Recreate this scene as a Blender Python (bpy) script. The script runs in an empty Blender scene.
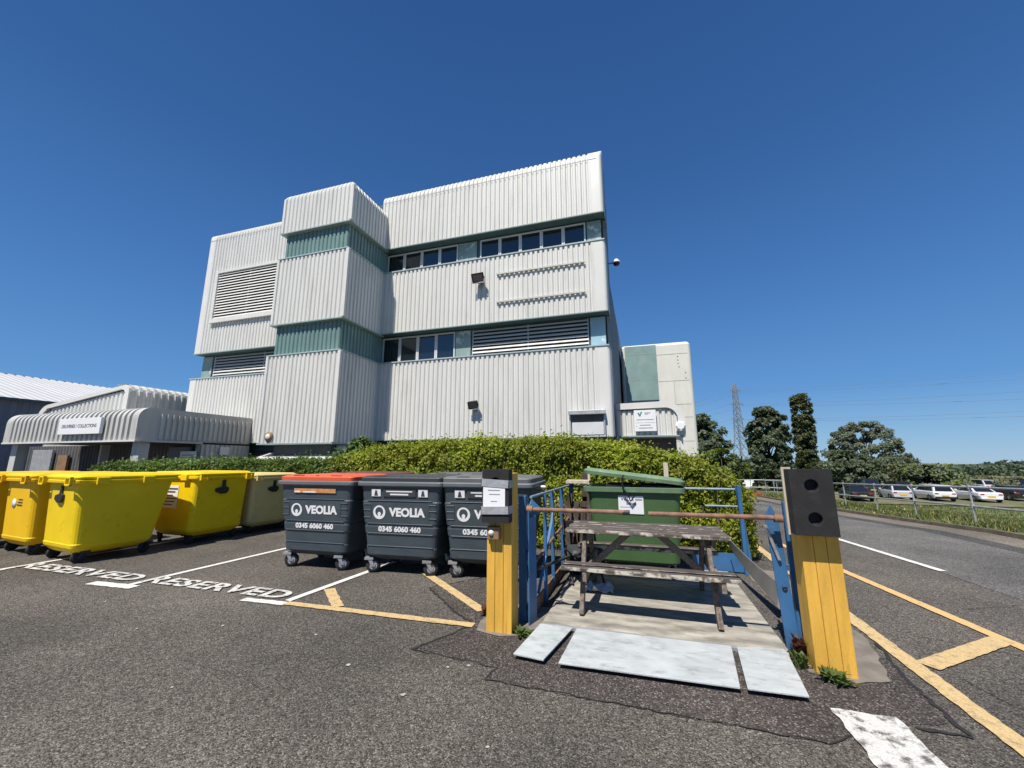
import bpy, bmesh, math, random
from mathutils import Matrix, Vector, noise
import numpy as np
R = math.radians
scene = bpy.context.scene
COL = scene.collection

# ------------------------------------------------------------------ camera, sky, sun, exposure
YAW, PITCH, EYE, FPX = R(17.5), R(10.73), 1.55, 405.0
cam = bpy.data.cameras.new('camera'); cam_o = bpy.data.objects.new('camera', cam); COL.objects.link(cam_o)
cam.sensor_width = 36.0; cam.lens = FPX / 1024 * 36.0
cam.clip_start = 0.05; cam.clip_end = 6000
cam_o.location = (0, 0, EYE); cam_o.rotation_euler = (math.pi / 2 + PITCH, 0, YAW)
scene.camera = cam_o

SUN = Vector((-0.24, -1.0, 1.72)).normalized()
w = bpy.data.worlds.new('World'); scene.world = w; w.use_nodes = True
nt = w.node_tree; bg = nt.nodes['Background']
sk = nt.nodes.new('ShaderNodeTexSky'); sk.sky_type = 'NISHITA'; sk.sun_disc = False
sk.sun_elevation = math.asin(SUN.z); sk.sun_rotation = math.atan2(SUN.x, SUN.y)
sk.altitude = 0; sk.air_density = 1.0; sk.dust_density = 0.0; sk.ozone_density = 3.0
hs = nt.nodes.new('ShaderNodeHueSaturation'); hs.inputs['Saturation'].default_value = 1.32; nt.links.new(sk.outputs[0], hs.inputs['Color']); bg.inputs[1].default_value = 0.058
# a clear summer sky: deep blue overhead fading to pale blue low down, mixed into the model's sky
tcw = nt.nodes.new('ShaderNodeTexCoord'); sxw = nt.nodes.new('ShaderNodeSeparateXYZ'); nt.links.new(tcw.outputs['Generated'], sxw.inputs[0])
crw = nt.nodes.new('ShaderNodeValToRGB'); el = crw.color_ramp.elements
SKY = [(0.0, (.30, .54, .82)), (.035, (.25, .49, .80)), (.14, (.125, .335, .725)), (.38, (.074, .212, .545)), (.6, (.045, .14, .39)), (.8, (.034, .11, .325))]
while len(el) < len(SKY): el.new(0.5)
for e, (p_, c_) in zip(el, SKY): e.position = p_; e.color = c_ + (1,)
nt.links.new(sxw.outputs[2], crw.inputs[0])
mlw = nt.nodes.new('ShaderNodeMixRGB'); mlw.blend_type = 'MULTIPLY'; mlw.inputs[0].default_value = 1; mlw.inputs[2].default_value = (13.6, 13.6, 13.6, 1); nt.links.new(crw.outputs[0], mlw.inputs[1])
mxw = nt.nodes.new('ShaderNodeMixRGB'); mxw.inputs[0].default_value = 0.78
nt.links.new(hs.outputs[0], mxw.inputs[1]); nt.links.new(mlw.outputs[0], mxw.inputs[2]); nt.links.new(mxw.outputs[0], bg.inputs[0])
sl = bpy.data.lights.new('sun', 'SUN'); sl.energy = 5.0; sl.angle = R(0.53); sl.color = (1.0, 0.94, 0.855)
so = bpy.data.objects.new('sun', sl); COL.objects.link(so)
so.rotation_euler = SUN.to_track_quat('Z', 'Y').to_euler()
vs = scene.view_settings
vs.view_transform = 'Standard'; vs.look = 'None'; vs.exposure = 0.3; vs.gamma = 1.0; vs.use_curve_mapping = False
scene.cycles.use_denoising = True
scene.cycles.max_bounces = 6

# ------------------------------------------------------------------ helpers
_c, _s = math.cos(YAW), math.sin(YAW)
def at(px, py, D):
    """the point seen at picture position px,py at a distance D along the view"""
    x = (px - 512) / FPX; y = (384 - py) / FPX
    fy = math.cos(PITCH) - math.sin(PITCH) * y; fz = math.sin(PITCH) + math.cos(PITCH) * y
    X, Y, Z = x * D / fy, D, EYE + fz * D / fy
    return Vector((X * _c - Y * _s, X * _s + Y * _c, Z))

def lerp(pts, t):
    if t <= pts[0][0]: return pts[0][1]
    for (a, b), (c, d) in zip(pts, pts[1:]):
        if t <= c: return b + (d - b) * (t - a) / (c - a)
    return pts[-1][1]

def new_mat(name):
    m = bpy.data.materials.new(name); m.use_nodes = True
    n = m.node_tree.nodes; b = n['Principled BSDF']
    return m, m.node_tree, b

def mat(name, col, rough=0.6, metal=0.0, var=0.12, scale=3.0, bump=0.0, bscale=60.0, dirt=None, dscale=2.0, dlo=0.55, dhi=0.75, stretch=(1, 1, 1), spec=0.5):
    """plain procedural paint, plastic or metal: base colour with soft variation, optional dirt in patches and fine bump"""
    m, t, b = new_mat(name); N = t.nodes; Lk = t.links
    tc = N.new('ShaderNodeTexCoord'); mp = N.new('ShaderNodeMapping'); mp.inputs['Scale'].default_value = stretch
    Lk.new(tc.outputs['Object'], mp.inputs[0])
    nz = N.new('ShaderNodeTexNoise'); nz.inputs['Scale'].default_value = scale; nz.inputs['Detail'].default_value = 6
    Lk.new(mp.outputs[0], nz.inputs['Vector'])
    cr = N.new('ShaderNodeValToRGB')
    cr.color_ramp.elements[0].position = 0.3; cr.color_ramp.elements[1].position = 0.7
    cr.color_ramp.elements[0].color = tuple(max(0, c * (1 - var)) for c in col) + (1,)
    cr.color_ramp.elements[1].color = tuple(min(1, c * (1 + var)) for c in col) + (1,)
    Lk.new(nz.outputs[0], cr.inputs[0]); out = cr.outputs[0]
    if dirt:
        n2 = N.new('ShaderNodeTexNoise'); n2.inputs['Scale'].default_value = dscale; n2.inputs['Detail'].default_value = 8; n2.inputs['Roughness'].default_value = 0.7
        Lk.new(mp.outputs[0], n2.inputs['Vector'])
        r2 = N.new('ShaderNodeValToRGB'); r2.color_ramp.elements[0].position = dlo; r2.color_ramp.elements[1].position = dhi
        Lk.new(n2.outputs[0], r2.inputs[0])
        mx = N.new('ShaderNodeMixRGB'); Lk.new(r2.outputs[0], mx.inputs[0]); Lk.new(out, mx.inputs[1]); mx.inputs[2].default_value = tuple(dirt) + (1,)
        out = mx.outputs[0]
    Lk.new(out, b.inputs['Base Color'])
    b.inputs['Roughness'].default_value = rough; b.inputs['Metallic'].default_value = metal
    b.inputs['Specular IOR Level'].default_value = spec
    if bump:
        n3 = N.new('ShaderNodeTexNoise'); n3.inputs['Scale'].default_value = bscale; n3.inputs['Detail'].default_value = 4
        Lk.new(mp.outputs[0], n3.inputs['Vector'])
        bp = N.new('ShaderNodeBump'); bp.inputs['Strength'].default_value = bump; bp.inputs['Distance'].default_value = 0.01
        Lk.new(n3.outputs[0], bp.inputs['Height']); Lk.new(bp.outputs[0], b.inputs['Normal'])
    return m

def mat_asphalt(name, lo, hi, stone, sc=95.0, stain=(0.03, 0.029, 0.028), amount=0.5, bump=0.9):
    m, t, b = new_mat(name); N = t.nodes; Lk = t.links
    tc = N.new('ShaderNodeTexCoord')
    def noise_(s, d, r=0.6):
        n = N.new('ShaderNodeTexNoise'); n.inputs['Scale'].default_value = s; n.inputs['Detail'].default_value = d; n.inputs['Roughness'].default_value = r
        Lk.new(tc.outputs['Object'], n.inputs['Vector']); return n
    def ramp(a, b_, ca, cb):
        r = N.new('ShaderNodeValToRGB'); r.color_ramp.elements[0].position = a; r.color_ramp.elements[1].position = b_
        r.color_ramp.elements[0].color = ca; r.color_ramp.elements[1].color = cb; return r
    vo = N.new('ShaderNodeTexVoronoi'); vo.inputs['Scale'].default_value = sc; Lk.new(tc.outputs['Object'], vo.inputs['Vector'])
    sep = N.new('ShaderNodeSeparateColor'); Lk.new(vo.outputs['Color'], sep.inputs[0])
    r1 = ramp(0.0, 1.0, tuple(lo) + (1,), tuple(hi) + (1,)); Lk.new(sep.outputs[0], r1.inputs[0])
    r1b = ramp(0.86, 0.95, (0, 0, 0, 1), (1, 1, 1, 1)); Lk.new(sep.outputs[1], r1b.inputs[0])
    mx0 = N.new('ShaderNodeMixRGB'); Lk.new(r1b.outputs[0], mx0.inputs[0]); Lk.new(r1.outputs[0], mx0.inputs[1]); mx0.inputs[2].default_value = tuple(stone) + (1,)
    # wide wear and stains
    na = noise_(0.45, 7); ra = ramp(0.38, 0.68, (0.72, 0.72, 0.72, 1), (1.25, 1.24, 1.22, 1)); Lk.new(na.outputs[0], ra.inputs[0])
    mul = N.new('ShaderNodeMixRGB'); mul.blend_type = 'MULTIPLY'; mul.inputs[0].default_value = 1; Lk.new(mx0.outputs[0], mul.inputs[1]); Lk.new(ra.outputs[0], mul.inputs[2])
    nb = noise_(1.7, 9, 0.7); rb = ramp(0.6, 0.78, (0, 0, 0, 1), (amount,) * 3 + (1,)); Lk.new(nb.outputs[0], rb.inputs[0])
    mx2 = N.new('ShaderNodeMixRGB'); Lk.new(rb.outputs[0], mx2.inputs[0]); Lk.new(mul.outputs[0], mx2.inputs[1]); mx2.inputs[2].default_value = tuple(stain) + (1,)
    nd = noise_(22, 3); rd = ramp(0.3, 0.7, (0.78,) * 3 + (1,), (1.22,) * 3 + (1,)); Lk.new(nd.outputs[0], rd.inputs[0])
    mul2 = N.new('ShaderNodeMixRGB'); mul2.blend_type = 'MULTIPLY'; mul2.inputs[0].default_value = 1; Lk.new(mx2.outputs[0], mul2.inputs[1]); Lk.new(rd.outputs[0], mul2.inputs[2])
    Lk.new(mul2.outputs[0], b.inputs['Base Color'])
    b.inputs['Roughness'].default_value = 0.9; b.inputs['Specular IOR Level'].default_value = 0.25
    bp = N.new('ShaderNodeBump'); bp.inputs['Strength'].default_value = bump; bp.inputs['Distance'].default_value = 0.006; bp.invert = True
    Lk.new(vo.outputs['Distance'], bp.inputs['Height']); Lk.new(bp.outputs[0], b.inputs['Normal'])
    return m

def mat_worn(name, paint, under, thr=(0.5, 0.62), scale=9.0, rough=0.8):
    """road paint worn away to the tarmac in a broken pattern (real holes through the paint)"""
    m, t, b = new_mat(name); N = t.nodes; Lk = t.links
    tc = N.new('ShaderNodeTexCoord')
    n1 = N.new('ShaderNodeTexNoise'); n1.inputs['Scale'].default_value = scale; n1.inputs['Detail'].default_value = 10; n1.inputs['Roughness'].default_value = 0.75
    Lk.new(tc.outputs['Object'], n1.inputs['Vector'])
    r = N.new('ShaderNodeValToRGB'); r.color_ramp.elements[0].position = thr[0]; r.color_ramp.elements[1].position = thr[1]; Lk.new(n1.outputs[0], r.inputs[0])
    vo = N.new('ShaderNodeTexVoronoi'); vo.inputs['Scale'].default_value = 110; Lk.new(tc.outputs['Object'], vo.inputs['Vector'])
    sep = N.new('ShaderNodeSeparateColor'); Lk.new(vo.outputs['Color'], sep.inputs[0])
    rp = N.new('ShaderNodeValToRGB'); rp.color_ramp.elements[0].color = tuple(c * 0.8 for c in paint) + (1,); rp.color_ramp.elements[1].color = tuple(min(1, c * 1.12) for c in paint) + (1,)
    Lk.new(sep.outputs[0], rp.inputs[0])
    ru = N.new('ShaderNodeValToRGB'); ru.color_ramp.elements[0].color = tuple(c * 0.5 for c in under) + (1,); ru.color_ramp.elements[1].color = tuple(c * 1.5 for c in under) + (1,)
    Lk.new(sep.outputs[1], ru.inputs[0])
    mx = N.new('ShaderNodeMixRGB'); Lk.new(r.outputs[0], mx.inputs[0]); Lk.new(rp.outputs[0], mx.inputs[1]); Lk.new(ru.outputs[0], mx.inputs[2])
    Lk.new(mx.outputs[0], b.inputs['Base Color']); b.inputs['Roughness'].default_value = rough
    bp = N.new('ShaderNodeBump'); bp.inputs['Strength'].default_value = 0.5; bp.inputs['Distance'].default_value = 0.004; bp.invert = True
    Lk.new(vo.outputs['Distance'], bp.inputs['Height']); Lk.new(bp.outputs[0], b.inputs['Normal'])
    return m

def mat_wood(name, a, b_, scale=(2, 30, 30), rough=0.85, edge=None):
    m, t, b = new_mat(name); N = t.nodes; Lk = t.links
    tc = N.new('ShaderNodeTexCoord'); mp = N.new('ShaderNodeMapping'); mp.inputs['Scale'].default_value = scale; Lk.new(tc.outputs['Object'], mp.inputs[0])
    n = N.new('ShaderNodeTexNoise'); n.inputs['Scale'].default_value = 1.4; n.inputs['Detail'].default_value = 10; n.inputs['Roughness'].default_value = 0.7; Lk.new(mp.outputs[0], n.inputs['Vector'])
    r = N.new('ShaderNodeValToRGB'); r.color_ramp.elements[0].position = 0.36; r.color_ramp.elements[1].position = 0.66
    r.color_ramp.elements[0].color = tuple(a) + (1,); r.color_ramp.elements[1].color = tuple(b_) + (1,); Lk.new(n.outputs[0], r.inputs[0])
    out = r.outputs[0]
    if edge:  # bare worn grain on the sawn plank edges
        sx_ = N.new('ShaderNodeSeparateXYZ'); Lk.new(tc.outputs['Normal'], sx_.inputs[0])
        ab = N.new('ShaderNodeMath'); ab.operation = 'ABSOLUTE'; Lk.new(sx_.outputs[2], ab.inputs[0])
        mr = N.new('ShaderNodeMapRange'); mr.inputs['From Min'].default_value = 0.95; mr.inputs['From Max'].default_value = 0.6; Lk.new(ab.outputs[0], mr.inputs['Value'])
        ml = N.new('ShaderNodeMath'); ml.operation = 'MULTIPLY'; Lk.new(mr.outputs[0], ml.inputs[0])
        n4 = N.new('ShaderNodeTexNoise'); n4.inputs['Scale'].default_value = 14; n4.inputs['Detail'].default_value = 6; Lk.new(tc.outputs['Object'], n4.inputs['Vector'])
        r4 = N.new('ShaderNodeValToRGB'); r4.color_ramp.elements[0].position = 0.42; r4.color_ramp.elements[1].position = 0.56; Lk.new(n4.outputs[0], r4.inputs[0]); Lk.new(r4.outputs[0], ml.inputs[1])
        me_ = N.new('ShaderNodeMixRGB'); Lk.new(ml.outputs[0], me_.inputs[0]); Lk.new(out, me_.inputs[1]); me_.inputs[2].default_value = tuple(edge) + (1,); out = me_.outputs[0]
    Lk.new(out, b.inputs['Base Color']); b.inputs['Roughness'].default_value = rough
    bp = N.new('ShaderNodeBump'); bp.inputs['Strength'].default_value = 0.6; bp.inputs['Distance'].default_value = 0.004
    Lk.new(n.outputs[0], bp.inputs['Height']); Lk.new(bp.outputs[0], b.inputs['Normal'])
    return m

def mat_leaf(name, col, trans=0.35, var=0.35, scale=0.9):
    m, t, b = new_mat(name); N = t.nodes; Lk = t.links
    tc = N.new('ShaderNodeTexCoord'); n = N.new('ShaderNodeTexNoise'); n.inputs['Scale'].default_value = scale; n.inputs['Detail'].default_value = 5
    Lk.new(tc.outputs['Object'], n.inputs['Vector'])
    r = N.new('ShaderNodeValToRGB'); r.color_ramp.elements[0].position = 0.3; r.color_ramp.elements[1].position = 0.7
    r.color_ramp.elements[0].color = tuple(c * (1 - var) for c in col) + (1,); r.color_ramp.elements[1].color = tuple(c * (1 + var) for c in col) + (1,)
    Lk.new(n.outputs[0], r.inputs[0]); Lk.new(r.outputs[0], b.inputs['Base Color']); b.inputs['Roughness'].default_value = 0.55
    tr = N.new('ShaderNodeBsdfTranslucent'); Lk.new(r.outputs[0], tr.inputs[0])
    mx = N.new('ShaderNodeMixShader'); mx.inputs[0].default_value = trans
    out = [x for x in N if x.type == 'OUTPUT_MATERIAL'][0]
    Lk.new(b.outputs[0], mx.inputs[1]); Lk.new(tr.outputs[0], mx.inputs[2]); Lk.new(mx.outputs[0], out.inputs[0])
    return m

class MB:
    """collects shapes and links them as ONE mesh object"""
    def __init__(s): s.v = []; s.f = []; s.mi = []; s.sm = []
    def add(s, verts, faces, mi=0, smooth=False, M=None):
        o = len(s.v)
        s.v += [tuple(M @ Vector(p)) for p in verts] if M is not None else [tuple(p) for p in verts]
        for f in faces: s.f.append(tuple(i + o for i in f)); s.mi.append(mi); s.sm.append(smooth)
        return s
    def box(s, x0, x1, y0, y1, z0, z1, mi=0, M=None):
        v = [(x0, y0, z0), (x1, y0, z0), (x1, y1, z0), (x0, y1, z0), (x0, y0, z1), (x1, y0, z1), (x1, y1, z1), (x0, y1, z1)]
        return s.add(v, [(3, 2, 1, 0), (4, 5, 6, 7), (0, 1, 5, 4), (1, 2, 6, 5), (2, 3, 7, 6), (3, 0, 4, 7)], mi, False, M)
    def beam(s, a, b, w, h, up=(0, 0, 1), mi=0):
        """a bar of section w x h from a to b"""
        a, b = Vector(a), Vector(b); d = (b - a); L = d.length; d.normalize(); u = Vector(up)
        if abs(d.dot(u)) > 0.98: u = Vector((0, 1, 0))
        x = d.cross(u).normalized(); z = x.cross(d).normalized()
        M = Matrix(((x.x, d.x, z.x, a.x), (x.y, d.y, z.y, a.y), (x.z, d.z, z.z, a.z), (0, 0, 0, 1)))
        return s.box(-w / 2, w / 2, 0, L, -h / 2, h / 2, mi, M)
    def tube(s, pts, r, n=10, mi=0, caps=True, radii=None):
        pts = [Vector(p) for p in pts]; rings = []; prev = None
        for i, p in enumerate(pts):
            d = (pts[min(i + 1, len(pts) - 1)] - pts[max(i - 1, 0)]).normalized()
            if prev is None:
                x = d.orthogonal().normalized()
            else:
                x = (prev - d * prev.dot(d)).normalized()
            prev = x; y = d.cross(x); rr = radii[i] if radii else r
            rings.append([p + (x * math.cos(2 * math.pi * k / n) + y * math.sin(2 * math.pi * k / n)) * rr for k in range(n)])
        return s.loft(rings, mi, True, caps)
    def loft(s, rings, mi=0, smooth=False, caps=True):
        n = len(rings[0]); v = [p for r in rings for p in r]; f = []
        for i in range(len(rings) - 1):
            for k in range(n):
                k2 = (k + 1) % n; f.append((i * n + k, i * n + k2, (i + 1) * n + k2, (i + 1) * n + k))
        s.add(v, f, mi, smooth)
        if caps:
            s.add(list(rings[0]), [tuple(range(n))[::-1]], mi, False); s.add(list(rings[-1]), [tuple(range(n))], mi, False)
        return s
    def lathe(s, prof, M=None, n=20, mi=0, smooth=True):
        """prof: (r, z) pairs, revolved round local z"""
        v = []; f = []; k = len(prof)
        for i in range(n):
            a = 2 * math.pi * i / n
            v += [(r * math.cos(a), r * math.sin(a), z) for r, z in prof]
        for i in range(n):
            j = (i + 1) % n
            for q in range(k - 1): f.append((i * k + q, j * k + q, j * k + q + 1, i * k + q + 1))
        return s.add(v, f, mi, smooth, M)
    def poly(s, pts, z0, z1, mi=0):
        """a flat outline (x,y) with thickness z0..z1"""
        n = len(pts)
        v = [(x, y, z0) for x, y in pts] + [(x, y, z1) for x, y in pts]
        f = [tuple(range(n))[::-1], tuple(range(n, 2 * n))] + [(i, (i + 1) % n, n + (i + 1) % n, n + i) for i in range(n)]
        return s.add(v, f, mi)
    def sheet(s, L, path, pitch=0.195, depth=0.045, M=None, mi=0, in0=None, in1=None, prof=((0.0, 0), (0.46, 0), (0.63, 1), (0.85, 1)), x0=0.0):
        """ribbed cladding: ribs repeat along local x from x0 to x0+L, path is (y, z, ny, nz)"""
        xs = []; k = 0
        while k * pitch < L - 1e-6:
            for a, o in prof:
                x = (k + a) * pitch
                if x < L: xs.append((x, o))
            k += 1
        xs.append((L, 0)); n = len(xs); v = []; f = []
        for j, (y, z, ny, nz) in enumerate(path):
            a = in0[j] if in0 else 0; b = L - (in1[j] if in1 else 0)
            for x, o in xs:
                v.append((x0 + min(max(x, a), b), y - ny * o * depth, z - nz * o * depth))
        for j in range(len(path) - 1):
            for i in range(n - 1): f.append((j * n + i, j * n + i + 1, (j + 1) * n + i + 1, (j + 1) * n + i))
        return s.add(v, f, mi, False, M)
    def build(s, name, mats, parent=None, loc=None, rot=None, bevel=0.0, seg=2):
        me = bpy.data.meshes.new(name); me.from_pydata(s.v, [], s.f)
        mats = mats if isinstance(mats, (list, tuple)) else [mats]
        for m in mats: me.materials.append(m)
        me.polygons.foreach_set('material_index', s.mi); me.polygons.foreach_set('use_smooth', s.sm)
        me.update()
        o = bpy.data.objects.new(name, me); COL.objects.link(o)
        if parent: o.parent = parent
        if loc: o.location = loc
        if rot: o.rotation_euler = rot
        if bevel:
            b = o.modifiers.new('bevel', 'BEVEL'); b.width = bevel; b.segments = seg; b.limit_method = 'ANGLE'; b.angle_limit = R(35)
        return o

def rrect(w, d, r, z, cx=0, cy=0, n=4):
    """rounded rectangle ring"""
    pts = []
    for sx, sy, a0 in ((1, 1, 0), (-1, 1, 90), (-1, -1, 180), (1, -1, 270)):
        for k in range(n + 1):
            a = R(a0 + 90 * k / n)
            pts.append(Vector((cx + sx * (w / 2 - r) + r * math.cos(a), cy + sy * (d / 2 - r) + r * math.sin(a), z)))
    return pts

def empty(name, loc=(0, 0, 0), rz=0.0):
    o = bpy.data.objects.new(name, None); COL.objects.link(o); o.location = loc; o.rotation_euler = (0, 0, rz); o.empty_display_size = 0.2
    return o
def tag(o, label, cat, group=None, kind=None):
    o['label'] = label; o['category'] = cat
    if group: o['group'] = group
    if kind: o['kind'] = kind
    return o
def struct(o): o['kind'] = 'structure'; return o
def copy_tree(o, parent=None):
    c = o.copy(); COL.objects.link(c)
    if parent: c.parent = parent
    for ch in list(o.children): copy_tree(ch, c)
    return c
def text(body, size, material, parent=None, loc=(0, 0, 0), rot=(0, 0, 0), name='lettering', bold=0.0, ext=0.002, align='CENTER', sx=1.0, space=1.0):
    cu = bpy.data.curves.new('text_curve', 'FONT'); cu.body = body; cu.size = size; cu.offset = bold; cu.extrude = ext; cu.align_x = align; cu.align_y = 'CENTER'; cu.space_character = space
    cu.resolution_u = 4
    t = bpy.data.objects.new('text_tmp', cu); COL.objects.link(t)
    dg = bpy.context.evaluated_depsgraph_get(); dg.update()
    me = bpy.data.meshes.new_from_object(t.evaluated_get(dg)); bpy.data.objects.remove(t); bpy.data.curves.remove(cu)
    me.materials.clear(); me.materials.append(material)
    if sx != 1.0:
        for v in me.vertices: v.co.x *= sx
    o = bpy.data.objects.new(name, me); COL.objects.link(o); o.parent = parent; o.location = loc; o.rotation_euler = rot
    return o
def RZ(a): return Matrix.Rotation(a, 4, 'Z')
def TR(x, y, z): return Matrix.Translation((x, y, z))

# ------------------------------------------------------------------ materials
M = {}
M['asphalt'] = mat_asphalt('asphalt_old', (0.028, 0.0252, 0.022), (0.175, 0.158, 0.137), (0.27, 0.25, 0.215), sc=125)
M['patch'] = mat_asphalt('asphalt_patch', (0.026, 0.0225, 0.0205), (0.112, 0.097, 0.088), (0.25, 0.22, 0.2), sc=115, amount=0.3)
M['road'] = mat_asphalt('asphalt_road', (0.06, 0.058, 0.054), (0.19, 0.185, 0.175), (0.3, 0.29, 0.27), sc=110, amount=0.25)
M['gutter'] = mat_asphalt('asphalt_gutter', (0.03, 0.03, 0.03), (0.1, 0.1, 0.095), (0.2, 0.2, 0.19), sc=110, amount=0.3)
M['path'] = mat_asphalt('verge_path', (0.1, 0.088, 0.07), (0.25, 0.22, 0.18), (0.33, 0.3, 0.26), sc=90, amount=0.2)
M['seam'] = mat('tar_seam', (0.022, 0.02, 0.019), 0.75, var=0.4, scale=30, bump=0.6)
M['white_line'] = mat_worn('white_line_paint', (0.7, 0.69, 0.65), (0.11, 0.105, 0.1), (0.56, 0.72))
M['worn_letters'] = mat_worn('worn_letter_paint', (0.62, 0.61, 0.57), (0.12, 0.112, 0.1), (0.5, 0.62), scale=14)
M['worn_white'] = mat_worn('worn_white_paint', (0.62, 0.61, 0.57), (0.13, 0.12, 0.11), (0.5, 0.6), scale=10)
M['yellow_line'] = mat_worn('yellow_line_paint', (0.66, 0.43, 0.18), (0.13, 0.12, 0.1), (0.58, 0.75))
M['worn_yellow'] = mat_worn('worn_yellow_paint', (0.58, 0.42, 0.2), (0.15, 0.135, 0.11), (0.52, 0.7), scale=12)
M['gum'] = mat('gum', (0.42, 0.4, 0.37), 0.8, var=0.2, scale=40)
M['gravel'] = mat('weedy_gravel', (0.12, 0.125, 0.055), 0.95, var=0.4, scale=2, bump=0.5, bscale=40, dirt=(0.19, 0.165, 0.11), dscale=0.6, dlo=.48, dhi=.65)
M['kerb'] = mat('old_kerb', (0.13, 0.11, 0.08), 0.9, var=0.3, scale=5, bump=0.5, dirt=(0.2, 0.18, 0.14), dscale=3)
M['concrete'] = mat('concrete', (0.2, 0.175, 0.145), 0.9, var=0.25, scale=6, bump=0.5, bscale=80, dirt=(0.14, 0.12, 0.1), dscale=5)
M['deck'] = mat('deck_concrete', (0.37, 0.35, 0.30), 0.85, var=0.35, scale=4.5, bump=0.4, bscale=90, dirt=(0.13, 0.115, 0.095), dscale=5, dlo=0.44, dhi=0.72, stretch=(.6, 1.6, 1))
M['lip'] = mat('lip_plate_paint', (0.45, 0.485, 0.485), 0.65, var=0.14, scale=7, bump=0.35, bscale=120, dirt=(0.2, 0.195, 0.185), dscale=9, dlo=0.53, dhi=0.78, stretch=(.8, 1.6, 1))
M['grass_ground'] = mat('grass_ground', (0.095, 0.12, 0.035), 0.95, var=0.45, scale=1.2, bump=0.8, bscale=30, dirt=(0.2, 0.17, 0.08), dscale=0.8, dlo=0.5, dhi=0.8)
M['clad'] = mat('cladding_cream', (0.64, 0.635, 0.6), 0.5, var=0.04, scale=0.5, dirt=(0.45, 0.435, 0.39), dscale=1.3, dlo=0.5, dhi=0.88, stretch=(2.5, 2.5, 0.4))
M['trim'] = mat('trim_cream', (0.66, 0.655, 0.62), 0.5, var=0.05, scale=1.2, dirt=(0.5, 0.49, 0.45), dscale=1.5, dlo=0.55, dhi=0.9)
M['clad_grey'] = mat('cladding_weathered', (0.5, 0.5, 0.47), 0.55, var=0.1, scale=1.0, dirt=(0.3, 0.29, 0.26), dscale=1.5, dlo=0.5, dhi=0.9, stretch=(2, 2, 0.4))
M['teal'] = mat('cladding_teal', (0.15, 0.245, 0.23), 0.5, var=0.12, scale=1.5, dirt=(0.2, 0.3, 0.28), dscale=2.2, dlo=0.6, dhi=0.9)
M['teal_pale'] = mat('panel_teal_faded', (0.24, 0.33, 0.31), 0.6, var=0.12, scale=2, dirt=(0.55, 0.6, 0.58), dscale=2.6, dlo=0.56, dhi=0.6)
M['teal_tower'] = mat('panel_teal_tower', (0.2, 0.31, 0.3), 0.6, var=0.12, scale=1.5, dirt=(0.28, 0.36, 0.34), dscale=1.2)
M['panel_blue'] = mat('panel_pale_blue', (0.3, 0.47, 0.56), 0.6, var=0.1, scale=2, dirt=(0.68, 0.74, 0.76), dscale=2.5, dlo=0.6, dhi=0.7)
M['sill'] = mat('sill_blue_grey', (0.36, 0.45, 0.47), 0.5, var=0.08)
M['drip'] = mat('drip_teal', (0.28, 0.36, 0.35), 0.5, var=0.1)
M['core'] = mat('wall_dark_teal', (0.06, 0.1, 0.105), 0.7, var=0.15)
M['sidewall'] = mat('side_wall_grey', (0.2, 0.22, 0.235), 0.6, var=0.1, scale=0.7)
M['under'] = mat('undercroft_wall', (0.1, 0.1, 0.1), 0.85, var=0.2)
M['frame'] = mat('window_frame', (0.62, 0.63, 0.63), 0.45, var=0.04)
M['slat'] = mat('louvre_slat', (0.55, 0.555, 0.54), 0.5, var=0.06)
M['slat_dark'] = mat('louvre_backing', (0.02, 0.02, 0.02), 0.8)
M['roof_white'] = mat('roof_sheet_white', (0.47, 0.48, 0.48), 0.5, var=0.07, scale=0.4, dirt=(0.45, 0.46, 0.45), dscale=0.5)
M['wall_navy'] = mat('wall_slate_blue', (0.15, 0.17, 0.2), 0.6, var=0.1)
M['tower'] = mat('tower_panel', (0.66, 0.66, 0.6), 0.6, var=0.06, scale=1, dirt=(0.5, 0.49, 0.44), dscale=1.2, dlo=0.5, dhi=0.9, stretch=(1.5, 1.5, 0.5))
M['joint'] = mat('panel_joint', (0.36, 0.36, 0.33), 0.8)
M['sign_white'] = mat('sign_white', (0.78, 0.79, 0.79), 0.4, var=0.03)
M['ink'] = mat('ink_dark', (0.045, 0.05, 0.055), 0.6)
M['ink_grey'] = mat('ink_grey', (0.32, 0.33, 0.35), 0.6)
M['ink_teal'] = mat('ink_teal', (0.03, 0.2, 0.2), 0.5)
M['decal'] = mat('decal_white', (0.78, 0.78, 0.78), 0.45, var=0.03)
M['black'] = mat('black_plastic', (0.016, 0.016, 0.017), 0.55, var=0.25)
M['rubber'] = mat('bumper_rubber', (0.013, 0.0125, 0.0125), 0.75, var=0.3, scale=8, bump=0.35, bscale=150, dirt=(0.035, 0.033, 0.032), dscale=10, dlo=0.55, dhi=0.85)
M['sack'] = mat('black_polythene', (0.015, 0.015, 0.017), 0.3, var=0.3, scale=12, bump=0.8, bscale=14)
M['tyre'] = mat('tyre_rubber', (0.02, 0.02, 0.02), 0.8, var=0.2)
M['steel'] = mat('zinc_steel', (0.45, 0.46, 0.47), 0.42, metal=0.6, var=0.15, scale=12, dirt=(0.2, 0.18, 0.16), dscale=14)
M['galv'] = mat('galvanised_rail', (0.45, 0.47, 0.48), 0.5, metal=0.45, var=0.15, scale=8)
M['bin_grey'] = mat('bin_slate', (0.05, 0.067, 0.08), 0.5, var=0.12, scale=3, bump=0.15, bscale=60, dirt=(0.11, 0.115, 0.12), dscale=5, dlo=0.55, dhi=0.85, stretch=(1, 1, 2.5))
M['bin_lip'] = mat('bin_rim_grey', (0.13, 0.145, 0.155), 0.5, var=0.12, scale=4)
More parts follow.
